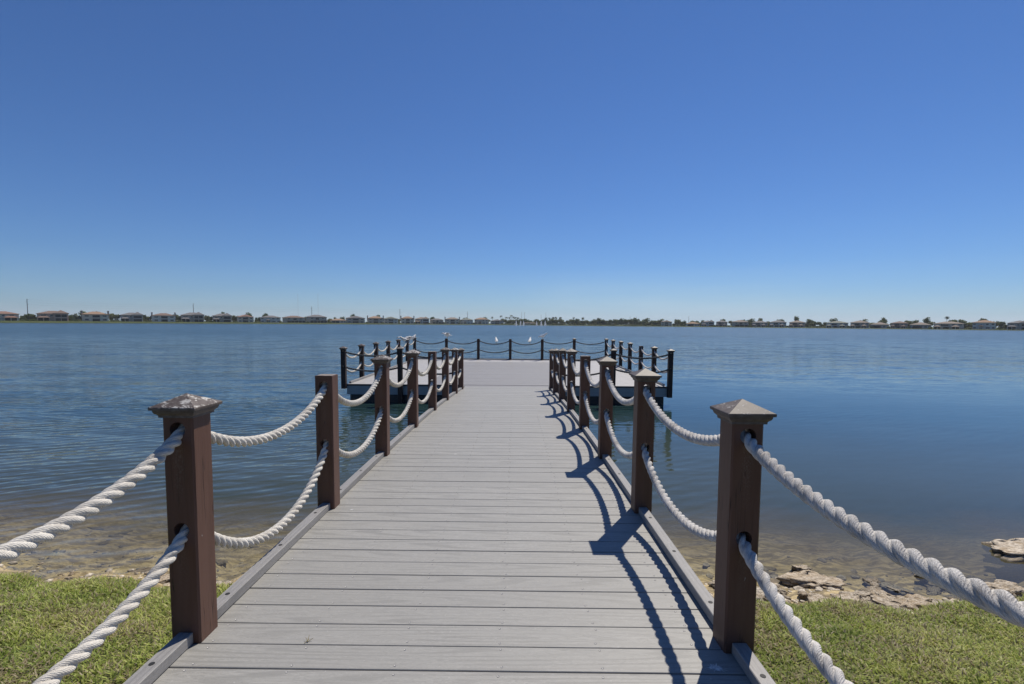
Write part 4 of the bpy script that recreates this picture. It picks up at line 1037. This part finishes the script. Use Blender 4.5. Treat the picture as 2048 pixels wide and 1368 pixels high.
for (a_, b_) in ((57, 388), (388, 624), (624, 800), (800, 935)):
    for k in range(3):
        c = span(ptop[a_][k], ptop[b_][k], 2.2, 20); b = MB()
        for p, q in zip(c[:-1], c[1:]): b.cyl(p, q, .018, .018, 4)
        tag(link('power_line', b.me('power_line'), MAT['wire']), f'{["top", "middle", "lowest"][k]} faint power line from the pole {dict((x[0], x[3]) for x in POLES)[a_].split("pole ")[1][:44].rsplit(" ", 1)[0]}', 'power line', 'power lines between the left poles')
for p_, yt, lab in ((597, 588, 'left faint radio mast far beyond the houses'), (637, 587, 'right faint radio mast far beyond the houses')):
    P, depth, rz, d = site(p_, 900); dd_ = rgt*((p_-1024)/F)+upv*((CY-yt)/F)+fwd; h_ = EYE+dd_.z/math.hypot(dd_.x, dd_.y)*math.hypot(P.x, P.y)
    b = MB(); r_ = .5
    for k in range(3): b.cyl((r_*math.cos(2.1*k), r_*math.sin(2.1*k), 0), (r_*math.cos(2.1*k), r_*math.sin(2.1*k), h_), .045, .045, 4)
    n = 40
    for i in range(n):
        for k in range(3): b.cyl((r_*math.cos(2.1*k), r_*math.sin(2.1*k), h_*i/n), (r_*math.cos(2.1*k+2.1), r_*math.sin(2.1*k+2.1), h_*(i+1)/n), .025, .025, 3)
    tag(link('radio_mast', b.me('radio_mast'), MAT['pole'], None, (P.x, P.y, 0)), lab, 'radio mast', 'radio masts')

# ------------------------------------------------------------------ fountains in the lake, low white building behind
m = Mat('fountain_spray', .9, .2); m.color((.85, .87, .90)); tb = m.n('ShaderNodeBsdfTransparent'); mx = m.n('ShaderNodeMixShader')
m.l(m.ramp(m.noise(m.coord('Object', (1, 1, .5)), 3.2, 4, .7), [(.35, .25), (.6, .85)]), mx.inputs[0]); ts_ = m.n('ShaderNodeBsdfTranslucent'); ts_.inputs['Color'].default_value = (.9, .9, .92, 1); m2_ = m.n('ShaderNodeMixShader'); m2_.inputs[0].default_value = .55; m.l(m.b.outputs[0], m2_.inputs[1]); m.l(ts_.outputs[0], m2_.inputs[2])
m.l(tb.outputs[0], mx.inputs[1]); m.l(m2_.outputs[0], mx.inputs[2]); m.l(mx.outputs[0], m.out.inputs['Surface']); MAT['spray'] = m.m
m = Mat('water_drops', .5, .4); m.color((.82, .85, .88)); MAT['drops'] = m.m
def spray_mesh(seed, h):
    r = np.random.default_rng(seed); V = []; Fc = []; n = 10; rows = 12
    for j in range(rows+1):
        t = j/rows; rad = (1.0*(1-t)**.8+.10)*(1+.15*r.normal())
        for i in range(n):
            a = 2*math.pi*i/n; q = rad*(1+.25*r.normal()*.6); V.append((q*math.cos(a), q*math.sin(a), -.05+h*t))
    for j in range(rows):
        for i in range(n): Fc.append((j*n+i, j*n+(i+1) % n, (j+1)*n+(i+1) % n, (j+1)*n+i))
    return mesh('jet', V, Fc, True)
def drop_mesh(seed, h):
    r = np.random.default_rng(seed); b = MB()
    for i in range(260):
        t = r.random(); rad = (1.5*(1-t)+.25)*math.sqrt(r.random()); a = r.uniform(0, 6.28); s_ = r.uniform(.03, .09); p = (rad*math.cos(a), rad*math.sin(a), h*t*1.08)
        b.add([(p[0]+s_, p[1], p[2]), (p[0]-s_*.5, p[1]+s_*.87, p[2]), (p[0]-s_*.5, p[1]-s_*.87, p[2]), (p[0], p[1], p[2]+s_*1.6)], [(0, 1, 2)[::-1], (0, 1, 3), (1, 2, 3), (2, 0, 3)])
    return b.me('droplets')
for i, p_ in enumerate((1032.4, 1041.2, 1047.2, 1073.2, 1082.6, 1090.4)):
    t, d = shore_hit(p_); D = t-95+random.uniform(-3, 3); h_ = (5.1, 5.0, 4.9, 4.5, 5.0, 5.1)[i]
    o = tag(empty('fountain', (d.x*D, d.y*D, 0)), ['leftmost white fountain jet of the left cluster of three', 'middle white fountain jet of the left cluster of three', 'rightmost white fountain jet of the left cluster of three',
        'leftmost white fountain jet of the right cluster of three', 'middle white fountain jet of the right cluster of three', 'rightmost white fountain jet of the right cluster of three'][i], 'fountain', 'fountains in the lake')
    link('jet', spray_mesh(500+i, h_), MAT['spray'], o); q = link('droplets', drop_mesh(520+i, h_), MAT['drops'], o); q['kind'] = 'stuff'
P, depth, rz, d = site(1060, 9); t = tag(empty('pavilion', (P.x, P.y, P.z-.1), rz), 'low white lakeside wall building seen between the two fountain clusters', 'pavilion')
link('wall', MB().box(-7.5, 7.5, 0, 4, 0, 1.7).me('wall'), MAT['white_trim'], t); link('roof', MB().hip(-8, 8, -.5, 4.5, 1.703, .9).me('roof'), ROOF['tan'], t)
for k in range(4): link('window', MB().box(-6+k*3.6, -4.4+k*3.6, -.06, -.004, .5, 1.4).me('window'), MAT['glass'], t)

# ------------------------------------------------------------------ gulls
MAT['feather'] = plain('white_feathers', (.74, .73, .70), .8, .06)
m = Mat('gull_plumage', .8, .2)
sp_ = m.n('ShaderNodeSeparateXYZ'); m.l(m.n('ShaderNodeTexCoord').outputs['Object'], sp_.inputs[0])
ax_ = m.math('ABSOLUTE', sp_.outputs[1])
gcol = m.mix(m.ramp(ax_, [(.075, 0.0), (.10, 1.0)]), (.78, .77, .74), (.46, .47, .49))
gcol = m.mix(m.ramp(ax_, [(.37, 0.0), (.40, 1.0)]), gcol, (.03, .03, .03)); m.color(gcol); MAT['gull'] = m.m
MAT['beak'] = plain('yellow_beak', (.55, .32, .05)); MAT['gull_leg'] = plain('gull_leg', (.35, .22, .06)); m = Mat('eye_black', .2); m.color((.01, .01, .01)); MAT['eye'] = m.m
def gull_body(flying):
    """one continuous body: lofted along the spine from bill base to tail, wings grown out of the flanks"""
    spine = [(.235, .070, .006), (.222, .072, .024), (.195, .076, .034), (.165, .070, .036), (.135, .050, .036), (.10, .030, .048), (.05, .010, .062), (0, 0, .066), (-.06, .004, .058), (-.12, .012, .040), (-.17, .016, .022), (-.22, .018, .028), (-.25, .018, .030)]
    V = []; Fc = []; n = 12
    for i, (x, z, r) in enumerate(spine):
        fl = .28 if i >= len(spine)-2 else (.6 if i == len(spine)-3 else 1.0)
        for k in range(n):
            a = 2*math.pi*k/n; V.append((x, r*math.cos(a)*(1.35 if fl < 1 else 1), z+r*math.sin(a)*fl))
    for i in range(len(spine)-1):
        for k in range(n): Fc.append((i*n+k, i*n+(k+1) % n, (i+1)*n+(k+1) % n, (i+1)*n+k))
    Fc += [tuple(range(n))[::-1], tuple(range((len(spine)-1)*n, len(spine)*n))]
    for sg in (-1, 1):
        if flying:   secs = [(.045, .075, .020, .15, .016), (.14, .085, .070, .15, .012), (.24, .075, .110, .125, .009), (.34, .040, .105, .095, .006), (.43, -.01, .085, .055, .004), (.50, -.06, .07, .012, .003)]
        else:        secs = [(.052, .085, .020, .20, .014), (.068, .06, .008, .24, .013), (.060, .02, -.006, .27, .010), (.045, -.06, -.002, .24, .006)]
        b = len(V)
        for (y, xl, z, ch, th) in secs:
            for (fx, fz) in ((0, 0), (.3, 1), (.7, .8), (1, 0), (.7, -.5), (.3, -.6)): V.append((xl-fx*ch, sg*y, z+fz*th))
        for i in range(len(secs)-1):
            for k in range(6): Fc.append((b+i*6+k, b+i*6+(k+1) % 6, b+(i+1)*6+(k+1) % 6, b+(i+1)*6+k))
        e = b+(len(secs)-1)*6; Fc.append(tuple(range(e, e+6))); Fc.append(tuple(range(b, b+6))[::-1])
    me = mesh('gull', V, Fc, True); bm = bmesh.new(); bm.from_mesh(me); bmesh.ops.recalc_face_normals(bm, faces=bm.faces); bm.to_mesh(me); bm.free(); me.materials.append(MAT['gull']); return me
GB = {True: gull_body(True), False: gull_body(False)}
BK = MB().cyl((.232, 0, .069), (.275, 0, .064), .008, .003, 6).me('beak'); EYEM = MB().cyl((.200, -.0345, .082), (.200, .0345, .082), .005, .005, 6).me('eyes')
def gull(x, y, z, rz, flying, label):
    """z is the perch the feet stand on"""
    hh = .10; o = tag(link('gull', GB[flying], None, None, (x, y, z+hh+.055), (0, -.25 if not flying else -.1, rz)), label, 'gull', 'gulls on the platform rail')
    link('beak', BK, MAT['beak'], o); link('eyes', EYEM, MAT['eye'], o)
    for sy in (-.022, .022):
        b = MB().cyl((-.02, sy, -.04), (-.035, sy, -hh-.05), .005, .004, 6)
        b.add([(-.035, sy-.003, -hh-.052), (.012, sy-.018, -hh-.054), (.018, sy, -hh-.054), (.012, sy+.018, -hh-.054), (-.035, sy+.003, -hh-.052), (-.03, sy, -hh-.040)], [(0, 1, 2, 3, 4)[::-1], (0, 1, 5), (1, 2, 5), (2, 3, 5), (3, 4, 5)])
        link('leg', b.me('leg'), MAT['gull_leg'], o)
    return o
def rope_mid(p, q, u, lev=1):
    c = span((p[0], p[1], ZP+HOLES[lev]), (q[0], q[1], ZP+HOLES[lev]), .17, 60); return c[int(u*59)]
gull(back[1][0]+.02, back[1][1], ZP+.978, R(200), True, 'white gull landing with spread wings on the left back rail post')
gull(back[4][0]+.03, back[4][1], ZP+.978, R(-25), False, 'white gull standing on the greyish back rail post right of centre')
c = rope_mid(back[2], back[3], .57); gull(c[0], c[1], c[2]+.02, R(100), False, 'white gull sitting on the back rope left of the centre post')
c = rope_mid(back[3], back[4], .62); gull(c[0], c[1], c[2]+.02, R(80), False, 'white gull sitting on the back rope right of the centre post')
c = rope_mid(sideL[4], sideL[5], .62); gull(c[0], c[1], c[2]+.10, R(150), True, 'gull with raised wings on the left edge rope, left one of the group')
c = rope_mid(sideL[5], sideL[6], .35); gull(c[0], c[1], c[2]+.08, R(20), True, 'gull with raised wings on the left edge rope, middle one of the group')
c = rope_mid(sideL[5], sideL[6], .75); gull(c[0], c[1], c[2]+.08, R(60), False, 'gull perched on the left edge rope beside the far left corner post')

# ------------------------------------------------------------------ small things on the boards
m = Mat('dried_dropping', .8, .2); m.color(m.ramp(m.noise(m.coord('Object'), 60, 3), [(.35, (.30, .31, .32)), (.6, (.70, .70, .68))])); MAT['splat'] = m.m
def splat(x, y, r, label, seed):
    q = random.Random(seed); n = 34; ring = []
    for i in range(n):
        a = 2*math.pi*i/n; k = r*(.45+.55*q.random() if i % 2 else .28+.2*q.random()); ring.append((x+k*math.cos(a)*1.5, y+k*math.sin(a)))
    zf = lambda yy: zdeck(yy)
    v = [(a, b, zf(b)+.0016) for a, b in ring]+[(x, y, zf(y)+.0028)]
    tag(link('bird_dropping', mesh('bird_dropping', v, [(i, (i+1) % n, n) for i in range(n)]), MAT['splat']), label, 'bird dropping', 'droppings on the boards')
splat(.80, 1.835, .035, 'pale splashed bird dropping on the shaded board beside the nearest right post', 3)
splat(-1.18, 2.31+1.15, .016, 'small white dropping on the boards beside the second left post', 5)
splat(-.62, 5.05, .02, 'small white dropping in the middle of the boardwalk', 6)
m = Mat('dry_stalk', .8); m.color((.24, .19, .07)); MAT['stalk'] = m.m
SPRIG = (-.865, 1.962)
b = MB(); sx0, sy0 = SPRIG; zc = zdeck(sy0)+.002
for q in ((-.010, -.008, .004, .012, .006), (.003, .0, -.014, .016, .010), (.0, .0, -.002, .024, .016), (.004, .006, .018, .016, .008)):
    b.cyl((sx0+q[0], sy0+q[1], zc+.001), (sx0+q[2], sy0+q[3], zc+q[4]), .0014, .0007, 5)
tag(link('dry_grass_sprig', b.me('dry_grass_sprig'), MAT['stalk']), 'tiny dry grass sprig caught in a board gap', 'sprig')

# ------------------------------------------------------------------ haze: thin pale air over the lake
hz = bpy.data.materials.new('haze'); hz.use_nodes = True; hn = hz.node_tree; hn.nodes.clear()
pv = hn.nodes.new('ShaderNodeVolumePrincipled'); ho = hn.nodes.new('ShaderNodeOutputMaterial'); pv.inputs['Color'].default_value = (.86, .93, 1, 1); pv.inputs['Density'].default_value = .00013; pv.inputs['Anisotropy'].default_value = .2
hn.links.new(pv.outputs[0], ho.inputs['Volume'])
tag(link('haze', MB().box(-6200, 6200, -5200, 6200, -4.6, 92).me('haze'), hz), 'thin pale haze over the lake', kind='stuff')
